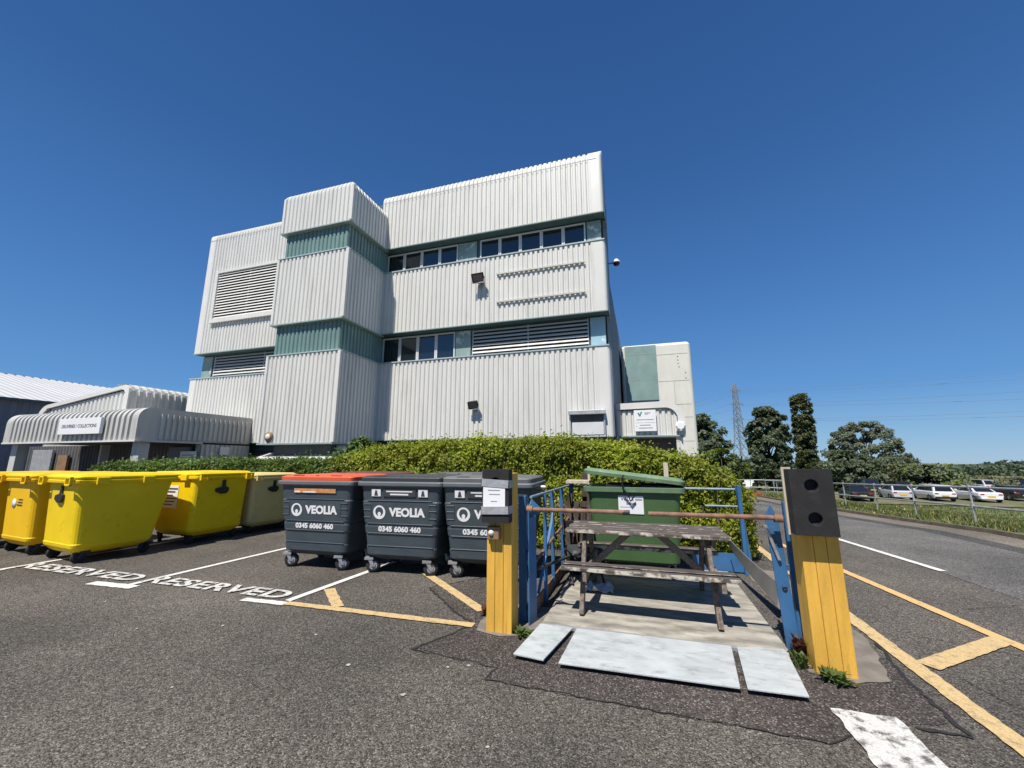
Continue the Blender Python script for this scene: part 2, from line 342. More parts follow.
M['lid_dark'] = mat('lid_charcoal', (0.045, 0.05, 0.055), 0.5, var=0.15)
M['lid_grey'] = mat('lid_grey', (0.13, 0.135, 0.14), 0.5, var=0.12)
M['lid_orange'] = mat('lid_orange', (0.72, 0.11, 0.04), 0.45, var=0.08, dirt=(0.5, 0.12, 0.06), dscale=5)
M['lid_maroon'] = mat('lid_maroon', (0.17, 0.06, 0.06), 0.5, var=0.15)
M['sticker_orange'] = mat('sticker_orange', (0.6, 0.27, 0.1), 0.5, var=0.25, scale=20)
M['bin_yellow'] = mat('bin_yellow', (0.80, 0.565, 0.006), 0.5, var=0.07, scale=2.5, bump=0.12, bscale=30, dirt=(0.42, 0.3, 0.035), dscale=5.5, dlo=0.57, dhi=0.8, spec=.3)
M['bin_amber'] = mat('bin_amber', (0.82, 0.49, 0.006), 0.5, var=0.07, scale=2.5, bump=0.12, bscale=30, dirt=(0.45, 0.27, 0.03), dscale=5, dlo=0.57, dhi=0.82, spec=.3)
M['bin_faded'] = mat('bin_faded_yellow', (0.66, 0.54, 0.22), 0.55, var=0.1, scale=3, bump=0.12, bscale=30, dirt=(0.38, 0.33, 0.16), dscale=3, dlo=0.5, dhi=0.85)
M['bin_green'] = mat('bin_green', (0.055, 0.115, 0.04), 0.5, var=0.1, scale=3, bump=0.12, bscale=40, dirt=(0.08, 0.13, 0.075), dscale=4)
M['lid_green'] = mat('lid_green_faded', (0.13, 0.215, 0.12), 0.55, var=0.15, scale=4, dirt=(0.27, 0.33, 0.24), dscale=4)
M['post_yellow'] = mat('post_yellow', (0.68, 0.385, 0.055), 0.65, var=0.16, scale=5, bump=0.35, bscale=60, dirt=(0.36, 0.2, 0.06), dscale=7, dlo=0.58, dhi=0.78, stretch=(3, 3, 0.45))
M['post_groove'] = mat('post_groove', (0.34, 0.18, 0.035), 0.8)
M['blue'] = mat('lift_blue', (0.036, 0.125, 0.275), 0.5, var=0.15, scale=4, bump=0.15, bscale=60, dirt=(0.13, 0.15, 0.17), dscale=6, dlo=0.58, dhi=0.8)
M['rust'] = mat('rusty_bar', (0.22, 0.12, 0.075), 0.75, var=0.35, scale=14, bump=0.3, bscale=120, dirt=(0.26, 0.24, 0.22), dscale=9)
M['rail_grey'] = mat('rail_grey_blue', (0.22, 0.3, 0.36), 0.5, var=0.2, scale=8)
M['sheet_grey'] = mat('grey_sheet', (0.15, 0.15, 0.145), 0.7, var=0.15, scale=4, bump=0.2)
M['wood'] = mat_wood('weathered_wood', (0.038, 0.03, 0.025), (0.15, 0.125, 0.107), edge=(0.5, 0.46, 0.39))
M['wood_z'] = mat_wood('weathered_wood_upright', (0.06, 0.045, 0.035), (0.24, 0.2, 0.165), (30, 30, 2))
M['wood_y'] = mat_wood('weathered_wood_cross', (0.1, 0.075, 0.055), (0.29, 0.25, 0.21), (30, 2, 30))
M['wood_dark'] = mat_wood('dark_old_timber', (0.025, 0.018, 0.013), (0.1, 0.075, 0.055), (12, 12, 3))
M['wood_pale'] = mat_wood('pale_timber', (0.42, 0.36, 0.26), (0.62, 0.56, 0.46), (20, 20, 3))
M['paper'] = mat('paper', (0.78, 0.79, 0.8), 0.7, var=0.03)
M['tape'] = mat('silver_tape', (0.42, 0.43, 0.44), 0.35, metal=0.3, var=0.15, scale=20, bump=0.3, bscale=40)
M['cream'] = mat('cream_plastic', (0.7, 0.68, 0.6), 0.4)
M['brown_box'] = mat('brown_box', (0.24, 0.15, 0.08), 0.6, var=0.2)
M['lamp_glass'] = mat('lamp_glass', (0.12, 0.12, 0.12), 0.15, var=0.1)
M['bark'] = mat('bark', (0.12, 0.095, 0.07), 0.95, var=0.3, scale=6, bump=0.6, bscale=20)
M['twig'] = mat('twig', (0.09, 0.065, 0.045), 0.95, var=0.3, scale=8)
M['hedge1'] = mat_leaf('hedge_leaf_bright', (0.28, 0.335, 0.018)); M['hedge2'] = mat_leaf('hedge_leaf_mid', (0.15, 0.21, 0.015)); M['hedge3'] = mat_leaf('hedge_leaf_dry', (0.32, 0.3, 0.035))
M['low1'] = mat_leaf('low_hedge_leaf', (0.11, 0.19, 0.03)); M['low2'] = mat_leaf('low_hedge_leaf_dark', (0.07, 0.13, 0.028))
M['shrub1'] = mat_leaf('shrub_leaf', (0.04, 0.075, 0.022))
M['oak1'] = mat_leaf('tree_leaf_dark', (0.085, 0.115, 0.055), scale=0.3); M['oak2'] = mat_leaf('tree_leaf_mid', (0.135, 0.17, 0.09), scale=0.3)
M['pop1'] = mat_leaf('poplar_leaf', (0.09, 0.115, 0.04), scale=0.3); M['pop2'] = mat_leaf('poplar_leaf_light', (0.12, 0.145, 0.05), scale=0.3)
M['wil1'] = mat_leaf('willow_leaf', (0.12, 0.15, 0.09), scale=0.3); M['wil2'] = mat_leaf('willow_leaf_pale', (0.19, 0.215, 0.145), scale=0.3)
M['wood1'] = mat_leaf('far_wood_leaf', (0.06, 0.09, 0.048), 0.2, scale=0.05); M['wood2'] = mat_leaf('far_wood_leaf_mid', (0.085, 0.115, 0.06), 0.2, scale=0.05)
M['blade1'] = mat_leaf('grass_blade', (0.1, 0.15, 0.03)); M['blade2'] = mat_leaf('grass_blade_dry', (0.24, 0.22, 0.09)); M['blade3'] = mat_leaf('verge_flower', (0.5, 0.42, 0.08))
M['weed'] = mat_leaf('weed_leaf', (0.1, 0.15, 0.035)); M['weed_dead'] = mat_leaf('weed_dead', (0.12, 0.05, 0.025))
M['hill'] = mat('hill_green', (0.05, 0.075, 0.035), 0.95, var=0.35, scale=0.02)
M['brick'] = mat('brick_red', (0.28, 0.09, 0.06), 0.85, var=0.25, scale=9)
M['pylon'] = mat('pylon_steel', (0.3, 0.33, 0.36), 0.5, metal=0.3, var=0.1)
M['wire'] = mat('wire', (0.2, 0.24, 0.3), 0.6)
def glass(name, col, rough=0.05):
    m, t, b = new_mat(name); N = t.nodes
    n = N.new('ShaderNodeTexNoise'); n.inputs['Scale'].default_value = 0.8; bp = N.new('ShaderNodeBump'); bp.inputs['Strength'].default_value = 0.03
    t.links.new(n.outputs[0], bp.inputs['Height']); t.links.new(bp.outputs[0], b.inputs['Normal'])
    b.inputs['Base Color'].default_value = tuple(col) + (1,); b.inputs['Roughness'].default_value = rough; b.inputs['IOR'].default_value = 1.7
    b.inputs['Specular IOR Level'].default_value = 0.8
    return m
M['glass'] = glass('window_glass', (0.012, 0.015, 0.02))
M['car_glass'] = glass('car_glass', (0.012, 0.014, 0.016))
def car_paint(name, col):
    m, t, b = new_mat(name); N = t.nodes
    n = N.new('ShaderNodeTexNoise'); n.inputs['Scale'].default_value = 3; r = N.new('ShaderNodeValToRGB')
    r.color_ramp.elements[0].color = tuple(c * 0.94 for c in col) + (1,); r.color_ramp.elements[1].color = tuple(col) + (1,)
    t.links.new(n.outputs[0], r.inputs[0]); t.links.new(r.outputs[0], b.inputs['Base Color'])
    b.inputs['Roughness'].default_value = 0.3; b.inputs['Coat Weight'].default_value = 0.6; b.inputs['Coat Roughness'].default_value = 0.05
    return m
M['plate'] = mat('plate_yellow', (0.7, 0.45, 0.04), 0.5); M['light_red'] = mat('lamp_red', (0.35, 0.02, 0.02), 0.3)
M['trim_black'] = mat('trim_black', (0.02, 0.02, 0.022), 0.6)

rnd = random.Random(7)

# ------------------------------------------------------------------ ground
GV = [(-60, 0), (12, 0), (14, -0.1), (18, -0.26), (33, -0.77), (45, -1.6), (60, -2.2), (100, -4), (200, -7), (500, -12), (3000, -14)]
def g(v): return lerp(GV, v)
def kerb_u(v): return lerp([(-60, 9.6), (4, 7.6), (11, 7.16), (18, 6.75), (3000, 6.75)], v)
def height(u, v):
    if u <= kerb_u(v): return g(v)
    r = math.hypot(u, v); fl = lerp([(0, -2.35), (72, -2.35), (120, -4), (200, -7), (500, -12), (3000, -14)], r)
    side = u - kerb_u(v) - 1.2
    return max(g(v) + 0.09 - 0.095 * max(0, side), fl) if v < 60 else min(g(v), fl)
VV = sorted(set([-60, -30, -15] + list(range(-8, 62, 2)) + [11, 70, 80, 100, 130, 160, 200, 260, 350, 500, 700, 1000, 1500, 2500]))
UL = [-2500, -1200, -600, -300, -150, -100]
UP = [-80, -60, -45, -30, -20, -10, -5, 0, 3]                # paved columns, the last one is the kerb
UR = [0.0, 0.13, 0.6, 1.2, 2, 3, 4.5, 6, 8, 10, 13, 16, 20, 25, 30, 40, 55, 80, 120, 200, 350, 600, 1200, 2500]
def ground_sheet():
    mb = MB(); rows = []
    for v in VV:
        k = kerb_u(v); row = [(u, v, g(v) - 0.03) for u in UL + UP] + [(k + 0.06, v, g(v) - 0.03)]
        row += [(k + 0.13 + d, v, height(k + 0.13 + d, v) + (0.05 * noise.noise(Vector((d * 0.5, v * 0.4, 0))) if d > 0.5 and v < 60 else 0)) for d in UR]
        rows.append(row)
    n = len(rows[0]); vs_ = [p for r in rows for p in r]
    fs = [(j * n + i, j * n + i + 1, (j + 1) * n + i + 1, (j + 1) * n + i) for j in range(len(rows) - 1) for i in range(n - 1)]
    mb.add(vs_, fs, 0, True)
    return struct(mb.build('ground', M['grass_ground']))
ground_sheet()
def strip(name, u_a, u_b, v0, v1, m, dz):
    mb = MB(); vs_ = [v0] + [v for v in VV if v0 < v < v1] + [v1]; rows = []
    for v in vs_: rows.append([(u_a(v), v, g(v) + dz), (u_b(v), v, g(v) + dz)])
    pts = [p for r in rows for p in r]
    mb.add(pts, [(2 * j, 2 * j + 1, 2 * j + 3, 2 * j + 2) for j in range(len(rows) - 1)])
    return struct(mb.build(name, m))
strip('car_park', lambda v: -90.0, lambda v: kerb_u(v), -60, 60, M['asphalt'], 0.0)
strip('road', lambda v: lerp([(-60, 4.2), (8, 3.95), (12, 3.6), (20, 3.3), (60, 3.0)], v) + 0.06 * math.sin(v * 2.3), lambda v: kerb_u(v) - 1.2, 6.3, 60, M['road'], 0.004)
strip('road_gutter', lambda v: kerb_u(v) - 1.2, lambda v: kerb_u(v) - 0.75, -10, 60, M['gutter'], 0.004)
strip('pavement', lambda v: kerb_u(v) - 0.75, lambda v: kerb_u(v) - 0.002, -10, 60, M['path'], 0.004)
mb = MB()
vv = [v for v in VV if -15 <= v <= 60]
for a, b in zip(vv, vv[1:]):
    for k in range(2):
        va, vb = a + (b - a) * k / 2, a + (b - a) * (k + 1) / 2 - 0.012
        ka, kb = kerb_u(va), kerb_u(vb); ga, gb = g(va), g(vb); h = 0.09 + rnd.uniform(-0.008, 0.008)
        mb.add([(ka, va, ga - .05), (ka + .12, va, ga - .05), (kb + .12, vb, gb - .05), (kb, vb, gb - .05), (ka + .015, va, ga + h), (ka + .12, va, ga + h), (kb + .12, vb, gb + h), (kb + .015, vb, gb + h)],
               [(4, 5, 6, 7), (0, 1, 5, 4), (1, 2, 6, 5), (2, 3, 7, 6), (3, 0, 4, 7)])
struct(mb.build('kerb', M['kerb']))

# tarmac patches, seams, paint
def flat(name, pts, z, m, jag=0.0, step=0.08, seed=1):
    rr = random.Random(seed); P_ = []
    for (a, b) in zip(pts, pts[1:] + pts[:1]):
        a, b = Vector(a), Vector(b); n = max(1, int((b - a).length / step)) if jag else 1
        d = (b - a).normalized(); nn = Vector((-d.y, d.x))
        for k in range(n):
            P_.append(a + (b - a) * k / n + (nn * rr.uniform(-jag, jag) if k else Vector((0, 0))))
    mb = MB(); mb.add([(p.x, p.y, z) for p in P_], [tuple(range(len(P_)))])
    o = mb.build(name, m)
    if o.data.polygons[0].normal.z < 0: o.data.flip_normals()
    return struct(o)
flat('tarmac_patch', [(-1.9, 3.35), (-1.62, 3.95), (-1.5, 4.1), (1.78, 4.3), (1.66, 3.42), (1.42, 3.33), (0.9, 3.0), (-0.2, 3.03), (-1.17, 3.05), (-1.14, 3.24), (-1.45, 3.28)], 0.004, M['patch'], 0.018)
flat('tarmac_patch', [(-2.6, 4.84), (-1.95, 5.7), (-1.5, 5.5), (-1.5, 4.1), (-1.62, 3.96), (-1.9, 4.15)], 0.004, M['patch'], 0.015, seed=4)
def seam(pts, wdt=0.022, seed=3):
    rr = random.Random(seed); P_ = []
    for a, b in zip(pts, pts[1:]):
        a, b = Vector(a), Vector(b); n = max(2, int((b - a).length / 0.05)); d = (b - a).normalized(); nn = Vector((-d.y, d.x))
        for k in range(n): P_.append((a + (b - a) * k / n + nn * rr.uniform(-.012, .012), nn, wdt * rr.uniform(.35, 1.1)))
    mb = MB(); v = []
    for p, nn, q in P_: v += [(*(p + nn * q / 2), 0.0075), (*(p - nn * q / 2), 0.0075)]
    mb.add(v, [(2 * i + 1, 2 * i + 3, 2 * i + 2, 2 * i) for i in range(len(P_) - 1)])
    return struct(mb.build('tar_seam', M['seam']))
seam([(-1.62, 3.95), (-1.9, 3.36), (-1.93, 3.28)], 0.035); seam([(-1.93, 3.3), (-1.45, 3.27), (-1.14, 3.23), (-1.17, 3.05), (-0.6, 3.04), (-0.2, 3.03), (0.9, 3.0), (1.42, 3.33)], 0.012, 5)
seam([(-2.6, 4.84), (-1.9, 4.15), (-1.64, 3.97)], 0.03, 6); seam([(-2.6, 4.84), (-1.95, 5.7)], 0.025, 7); seam([(1.84, 4.6), (1.72, 3.9), (1.7, 3.3), (1.4, 3.3)], 0.035, 8)
seam([(2.3, 4.9), (3.0, 4.6), (3.6, 4.9), (5.2, 4.7)], 0.008, 9); seam([(2.5, 6.3), (3.2, 5.9), (4.2, 6.4)], 0.007, 10); seam([(2.1, 4.1), (2.3, 3.4), (2.7, 3.1), (3.4, 3.5)], 0.008, 11)
for k, (u, v, q) in enumerate(((-2.25, 2.93, .022), (-1.62, 2.7, .02), (-1.5, 3.13, .014), (-1.36, 3.2, .02), (-0.5, 2.1, .016), (-3.9, 3.2, .018), (-4.6, 2.9, .014), (-0.9, 2.4, .012), (0.4, 2.5, .015), (-2.9, 3.3, .016), (-5.8, 3.3, .016), (0.9, 2.0, .012), (-3.2, 2.3, .012), (2.6, 2.8, .014), (-0.2, 1.75, .012), (3.5, 5.6, .02))):
    flat('gum_spot', [(u + q * rnd.uniform(.6, 1.2) * math.cos(a * .785), v + q * rnd.uniform(.5, 1.1) * math.sin(a * .785)) for a in range(8)], 0.006, M['gum'])
LZ = [0.0085]
def line(name, a, b, wdt, m, z=None, jag=0.0, seed=1):
    LZ[0] += 0.00022; z = LZ[0]
    a, b = Vector(a), Vector(b); d = (b - a).normalized(); n = Vector((-d.y, d.x)) * wdt / 2
    return flat(name, [tuple(a - n), tuple(b - n), tuple(b + n), tuple(a + n)], z, m, jag, 0.05, seed)
WL, YL = M['white_line'], M['yellow_line']
line('bay_line', (-6.12, 7.6), (-6.28, 3.8), 0.09, WL); line('bay_line', (-3.7, 6.6), (-3.88, 3.93), 0.09, WL); line('bay_line', (-8.8, 6.6), (-8.93, 3.75), 0.09, WL)
line('bay_line', (-11.2, 6.4), (-11.35, 3.7), 0.09, WL)
line('bay_line', (-6.85, 3.71), (-6.1, 3.75), 0.13, WL, jag=0.008); line('bay_line', (-4.4, 3.82), (-3.82, 3.85), 0.1, WL, jag=0.006); line('bay_line', (-9.6, 3.66), (-8.85, 3.7), 0.12, WL, jag=0.006)
line('yellow_marking', (-3.84, 3.87), (-1.62, 3.92), 0.1, M['worn_yellow'], jag=0.006); line('yellow_marking', (-3.02, 5.45), (-1.68, 4.3), 0.115, M['worn_yellow'], jag=0.004); line('yellow_marking', (-3.74, 4.42), (-3.2, 3.94), 0.12, M['worn_yellow'], jag=0.006)
line('yellow_marking', (1.92, 14), (1.9, 2.0), 0.13, M['worn_yellow'], jag=0.006); line('yellow_marking', (2.35, 9.6), (3.02, 4.4), 0.115, YL, jag=0.004); line('yellow_marking', (3.03, 4.4), (3.12, 2.0), 0.115, YL, jag=0.004); line('yellow_marking', (1.99, 4.24), (2.93, 5.02), 0.15, M['worn_yellow'], jag=0.004)
line('road_centre_line', (3.62, 10.4), (3.99, 7.7), 0.11, WL, jag=0.004); line('road_centre_line', (3.25, 11.9), (3.45, 11.2), 0.1, WL)
line('worn_white_marking', (1.22, 3.38), (1.27, 1.6), 0.34, M['worn_white'], jag=0.012)
for u0, u1, vv_, seed in ((-9.0, -6.4, 4.0, 1), (-6.36, -3.95, 4.05, 2)):
    o = text('RESERVED', 0.36, M['worn_letters'], None, ((u0 + u1) / 2, vv_, 0.0145), (0, 0, R(0.5)), 'bay_lettering', 0.011, 0.0, sx=1.0, space=1.06)
    s_ = (u1 - u0 - 0.12) / o.dimensions.x
    for v in o.data.vertices: v.co.x *= s_
    struct(o)

# ------------------------------------------------------------------ the office building
F0 = 14.0
Z = dict(bot=2.37, sill1=5.5, clad2=6.82, sill2=9.53, par=10.71, top=13.46)
bld = tag(empty('office_building', (0, F0, 0)), 'three storey office block in ribbed cream metal cladding with teal bands and strip windows', 'building')
def wall_path(y, z0, z1, rnd_top=0.0, n=6):
    p = [(y, z0, -1, 0), (y, z0 + 0.001, -1, 0)]
    if not rnd_top: p.append((y, z1, -1, 0)); return p, [0] * 3
    ins = [0, 0]
    for k in range(n + 1):
        a = R(90 * k / n); p.append((y + rnd_top * (1 - math.cos(a)), z1 - rnd_top + rnd_top * math.sin(a), -math.cos(a), math.sin(a))); ins.append(rnd_top * (1 - math.cos(a)))
    p.append((y + rnd_top + 0.5, z1 + 0.01, 0, 1)); ins.append(rnd_top)
    return p, ins
REC = 0.5
def facade_band(u0, u1, z0, z1, rt=0.0, trim0=0, trim1=0, y=0.0):
    """one band of ribbed cladding with plain corner trims, sill flashing on top and a drip edge below"""
    mb = MB(); p, ins = wall_path(y, z0, z1, rt)
    mb.sheet(u1 - u0 - trim0 - trim1, p, x0=u0 + trim0)
    o = mb.build('cladding', M['clad'], bld)
    if trim0 or trim1:
        for (a, b, left) in ((u0, u0 + trim0, True), (u1 - trim1, u1, False)):
            if b - a < 0.01: continue
            tb = MB(); r = 0.12; ring_rows = []
            prof = [(b if left else a, 0.0)]
            for k in range(6):
                t = R(90 * k / 5)
                prof.append(((a + r - r * math.sin(t)) if left else (b - r + r * math.sin(t)), r - r * math.cos(t)))
            prof.append((a if left else b, 0.7))
            vs_ = []
            for (py, pz, ny, nz) in p:
                for (x, yy) in prof: vs_.append((x, y + 0.004 + max(yy, py - y), pz))
            n = len(prof); f = []
            for j in range(len(p) - 1):
                for i in range(n - 1):
                    q = (j * n + i, j * n + i + 1, (j + 1) * n + i + 1, (j + 1) * n + i); f.append(q[::-1] if left else q)
            tb.add(vs_, f, 0, True); tb.build('corner_trim', M['trim'], o)
    if rt:
        MB().box(u0 + .05, u1 - .2, y - .004, y + .002, z1 - .5, z1 - .482).build('panel_joint', M['joint'], o)
    if not rt:
        MB().box(u0 + 0.02, u1 - 0.02, y - 0.025, y + REC + 0.03, z1 + 0.003, z1 + 0.05).build('sill', M['sill'], o)
    MB().box(u0 + 0.01, u1 - 0.01, y - 0.012, y + .05, z0 - 0.04, z0 - 0.003).build('drip_edge', M['drip'], o)
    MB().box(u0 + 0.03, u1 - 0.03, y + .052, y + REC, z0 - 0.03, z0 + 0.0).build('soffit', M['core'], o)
    return o
UR_, UL_, UB0, UB1 = -0.84, -21.25, -13.62, -10.22
for z0, z1, rt in ((Z['bot'], Z['sill1'], 0), (Z['clad2'], Z['sill2'], 0), (Z['par'], Z['top'], 0.42)):
    facade_band(UB1 - 0.3, UR_, z0, z1, rt, 0, 0.42)
facade_band(UL_, UB0 + 0.3, Z['bot'], Z['sill1'], 0, 0.4, 0)
facade_band(UL_, UB0 + 0.3, Z['clad2'], Z['top'], 0.42, 0.4, 0)
# core, undercroft, roof
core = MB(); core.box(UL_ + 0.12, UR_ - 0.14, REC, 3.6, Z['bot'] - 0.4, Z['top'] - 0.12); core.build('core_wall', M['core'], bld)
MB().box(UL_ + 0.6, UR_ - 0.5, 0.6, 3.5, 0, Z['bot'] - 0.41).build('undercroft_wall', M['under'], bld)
mb = MB(); mb.sheet(3.0, [(0, 0, -1, 0), (0, Z['top'] - 0.35, -1, 0)], pitch=0.3, M=TR(UR_ - 0.1, 0.6, 0) @ RZ(math.pi / 2)); mb.build('side_wall', M['sidewall'], bld)
mb = MB(); mb.sheet(13, [(0, 0, -1, 0), (0, 9.4, -1, 0)], pitch=0.3, M=TR(UR_ - 0.1, 3.61, 0) @ RZ(math.pi / 2)); mb.build('side_wall', M['sidewall'], bld)  # rear wall and its cladding made lower to let sun reach the tower
MB().box(UR_ - 4, UR_ - .16, 3.62, 16.6, 0, 9.38).build('lowered_rear_wall', M['core'], bld)
mb = MB()
for z0, z1 in ((Z['bot'], Z['sill1']), (Z['clad2'], Z['sill2']), (Z['par'], Z['top'] - .3)):
    mb.box(UR_ - 0.2, UR_ - 0.004, 0.69, 1.3, z0, z1)
mb.build('corner_return', M['sidewall'], bld)
# windows and louvres
def window(u0, u1, z0, z1, y=REC):
    t1, t2 = rnd.uniform(-.008, .008), rnd.uniform(-.005, .005); gm = MB().box(u0 + .05, u1 - .05, y - 0.03, y - 0.012, z0 + .05, z1 - .05)
    gm.v = [(a, b + (t1 if c > (z0 + z1) / 2 else -t1) + (t2 if a > (u0 + u1) / 2 else -t2), c) for a, b, c in gm.v]; gl = gm.build('window', M['glass'], bld)
    f = MB()
    f.box(u0, u0 + .055, y - .07, y - .008, z0, z1); f.box(u1 - .055, u1, y - .07, y - .008, z0, z1)
    f.box(u0 + .055, u1 - .055, y - .07, y - .008, z0, z0 + .055); f.box(u0 + .055, u1 - .055, y - .07, y - .008, z1 - .055, z1)
    f.build('frame', M['frame'], gl)
def windows(u0, u1, n, z0, z1):
    d = (u1 - u0) / n
    for k in range(n): window(u0 + k * d + .006, u0 + (k + 1) * d - .006, z0, z1)
za, zb = Z['sill2'] + 0.055, Z['par'] - 0.09
windows(-10.42, -6.95, 4, za, zb); windows(-5.95, -1.58, 5, za, zb)
zc, zd = Z['sill1'] + 0.055, Z['clad2'] - 0.09
windows(-10.42, -6.98, 4, zc, zd)
def panel(u0, u1, z0, z1, m, y=REC): return MB().box(u0, u1, y - 0.06, y - 0.009, z0, z1).build('infill_panel', m, bld, bevel=.004)
panel(-6.93, -6.1, za, zb, M['teal_pale']); panel(-1.53, -1.0, za, zb, M['teal_pale']); panel(-6.95, -6.3, zc, zd, M['teal_pale']); panel(-1.53, -0.99, zc, zd, M['panel_blue']); panel(-21.1, -20.45, zc, zd, M['teal_pale'])
def louvre(u0, u1, z0, z1, pitch, y, m=M['slat'], frame=False, dep=0.09, sh_=0.085):
    o = MB().box(u0, u1, y - 0.004, y, z0, z1).build('louvre', M['slat_dark'], bld)
    s_ = MB(); k = int((z1 - z0) / pitch)
    for i in range(k):
        zz = z0 + (i + 0.5) * (z1 - z0) / k
        s_.beam((u0 + .01, y - dep * .55, zz), (u1 - .01, y - dep * .55, zz), 0.012, sh_, up=(0, -0.5, -0.87))
    for q in (0, .5, 1): s_.box(u0 + (u1 - u0 - .03) * q, u0 + (u1 - u0 - .03) * q + .03, y - dep * .45, y - .005, z0, z1)
    s_.build('slats', m, o)
    if frame:
        f = MB(); w_ = .2
        f.box(u0 - w_, u0, y - dep - .03, y, z0 - w_, z1 + w_); f.box(u1, u1 + w_, y - dep - .03, y, z0 - w_, z1 + w_)
        f.box(u0, u1, y - dep - .03, y, z0 - w_, z0); f.box(u0, u1, y - dep - .03, y, z1, z1 + w_ * .6)
        f.build('frame', M['trim'], o)
louvre(-6.22, -1.6, zc, zd, 0.135, REC - .01)
louvre(-20.3, -13.8, zc, zd, 0.135, REC - .01)
louvre(-20.1, -15.9, 8.5, 10.95, 0.14, -0.012, m=M['trim'], frame=True, sh_=0.1)
# long thin rails on the middle band
for zz in (8.55, 7.36):
    zz = 1.55 + (zz - 1.55)
for zz in (8.72, 7.55): MB().box(-5.03, -1.6, -0.07, -0.002, zz, zz + 0.06).build('wall_rail', M['clad_grey'], bld)
# stair bay that stands forward of the front
VB = 11.65 - F0; W_ = UB1 - UB0; DP = -VB + 0.2
def bay_band(z0, z1, rt, ins_, m, nm, bevel_trim=True):
    mb = MB(); p, ins = wall_path(0, z0, z1, rt)
    a = ins_
    mb.sheet(W_ - 2 * a, p, M=TR(UB0 + a, VB + a, 0), in0=ins if rt else None, in1=ins if rt else None)
    mb.sheet(DP, p, M=TR(UB1 - a, VB + a, 0) @ RZ(math.pi / 2), in0=ins if rt else None)
    mb.sheet(DP, p, M=TR(UB0 + a, VB + a + DP, 0) @ RZ(-math.pi / 2), in1=ins if rt else None)
    o = mb.build(nm, m, bld)
    if bevel_trim:
        for cx in (UB0 + a, UB1 - a):
            t = MB(); t.box(cx - .06, cx + .06, VB + a - .02, VB + a + .1, z0, z1 - rt * 0.8) if cx > -12 else t.box(cx - .02, cx + .1, VB + a - .02, VB + a + .1, z0, z1 - rt * .8)
            t.build('corner_trim', M['trim'] if m is M['clad'] else m, o, bevel=.02)
        if not rt: MB().box(UB0 - .02, UB1 + .02, VB - .02, VB + DP, z1 + .003, z1 + .045).build('sill', M['sill'], o)
        MB().box(UB0 - .015, UB1 + .015, VB - .015, VB + DP, z0 - .05, z0 - .003).build('drip_edge', M['drip'], o)
    return o
bay_band(2.18, Z['sill1'], 0, 0, M['clad'], 'cladding'); bay_band(Z['clad2'] - .04, Z['sill2'], 0, 0, M['clad'], 'cladding'); bay_band(Z['par'], 12.55, 0.35, 0, M['clad'], 'cladding')
bay_band(Z['sill1'] + .046, Z['clad2'] - .092, 0, 0.16, M['teal'], 'teal_band', False); bay_band(Z['sill2'] + .046, Z['par'] - .052, 0, 0.16, M['teal'], 'teal_band', False)
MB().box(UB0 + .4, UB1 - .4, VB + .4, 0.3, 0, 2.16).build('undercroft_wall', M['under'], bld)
mb = MB(); mb.sheet(3.6, [(-0.35, 1.62, -.3, .95), (0.4, 1.84, -.3, .95)], pitch=.13, depth=.03, x0=UB0 - .1, M=TR(0, VB + .3, 0)); mb.build('ledge_roof', M['trim'], bld)
MB().box(UB1 - .75, UB1 + 0.1, VB + .7, VB + 1.1, 1.75, 2.1).build('service_box', M['trim'], bld)
# shuttered hatch near the ground on the right
hx0, hx1, hz0, hz1 = -2.26, -1.15, 2.42, 3.1
h = MB(); h.box(hx0, hx1, -.05, -.006, hz0, hz1); hatch = h.build('hatch_panel', M['under'], bld)
h = MB(); h.box(hx0 - .07, hx1 + .07, -.22, -.052, hz1, hz1 + .14); h.box(hx0 - .05, hx0, -.1, -.052, hz0 - .04, hz1 - .003); h.box(hx1, hx1 + .05, -.1, -.052, hz0 - .04, hz1 - .003); h.box(hx0 - .05, hx1 + .05, -.12, -.052, hz0 - .09, hz0 - .043)
h.build('shutter_box', M['galv'], hatch, bevel=.008)
MB().box(hx0 + .04, hx1 - .01, -.085, -.053, hz0 + .0, hz0 + .42).build('shutter', M['frame'], hatch)

# things fixed to the wall
def floodlight(u, z, y, s, label, tilt=R(35)):
    o = tag(empty('floodlight', (u, y, z)), label, 'floodlight', 'floodlights on the front wall')
    o.scale = (s, s, s)
    Mx = Matrix.Rotation(tilt, 4, 'X') @ RZ(R(12)); b = MB()
    b.loft([[Mx @ Vector((x * .8, 0.16, z_ * .8)) for x, z_ in ((-.2, -.15), (.2, -.15), (.2, .15), (-.2, .15))], [Mx @ Vector((x, -.02, z_)) for x, z_ in ((-.24, -.18), (.24, -.18), (.24, .18), (-.24, .18))], [Mx @ Vector((x, -.09, z_)) for x, z_ in ((-.24, -.18), (.24, -.18), (.24, .18), (-.24, .18))]])
    body = b.build('housing', M['black'], o, (0, -.28, 0), bevel=.012)
    gl = MB(); gl.box(-.19, .19, -.1, -.092, -.13, .13, M=Mx); gl.build('lens', M['lamp_glass'], body)
    br = MB(); br.beam((.0, 0.0, -.22), (0, -.3, -.22), .05, .03); br.box(-.08, .08, -.03, 0, -.32, -.12); br.beam((-.27, -.28, -.22), (.27, -.28, -.22), .04, .02); br.beam((-.26, -.28, -.22), (-.26, -.28, 0.02), .02, .04); br.beam((.26, -.28, -.22), (.26, -.28, 0.02), .02, .04)
    br.build('bracket', M['galv'], o)
    return o
floodlight(-5.72, 8.6, F0, 1.0, 'black floodlight on the middle cladding band below the upper windows')
floodlight(-5.85, 3.6, F0, .8, 'small black floodlight low on the cladding above the hedge')
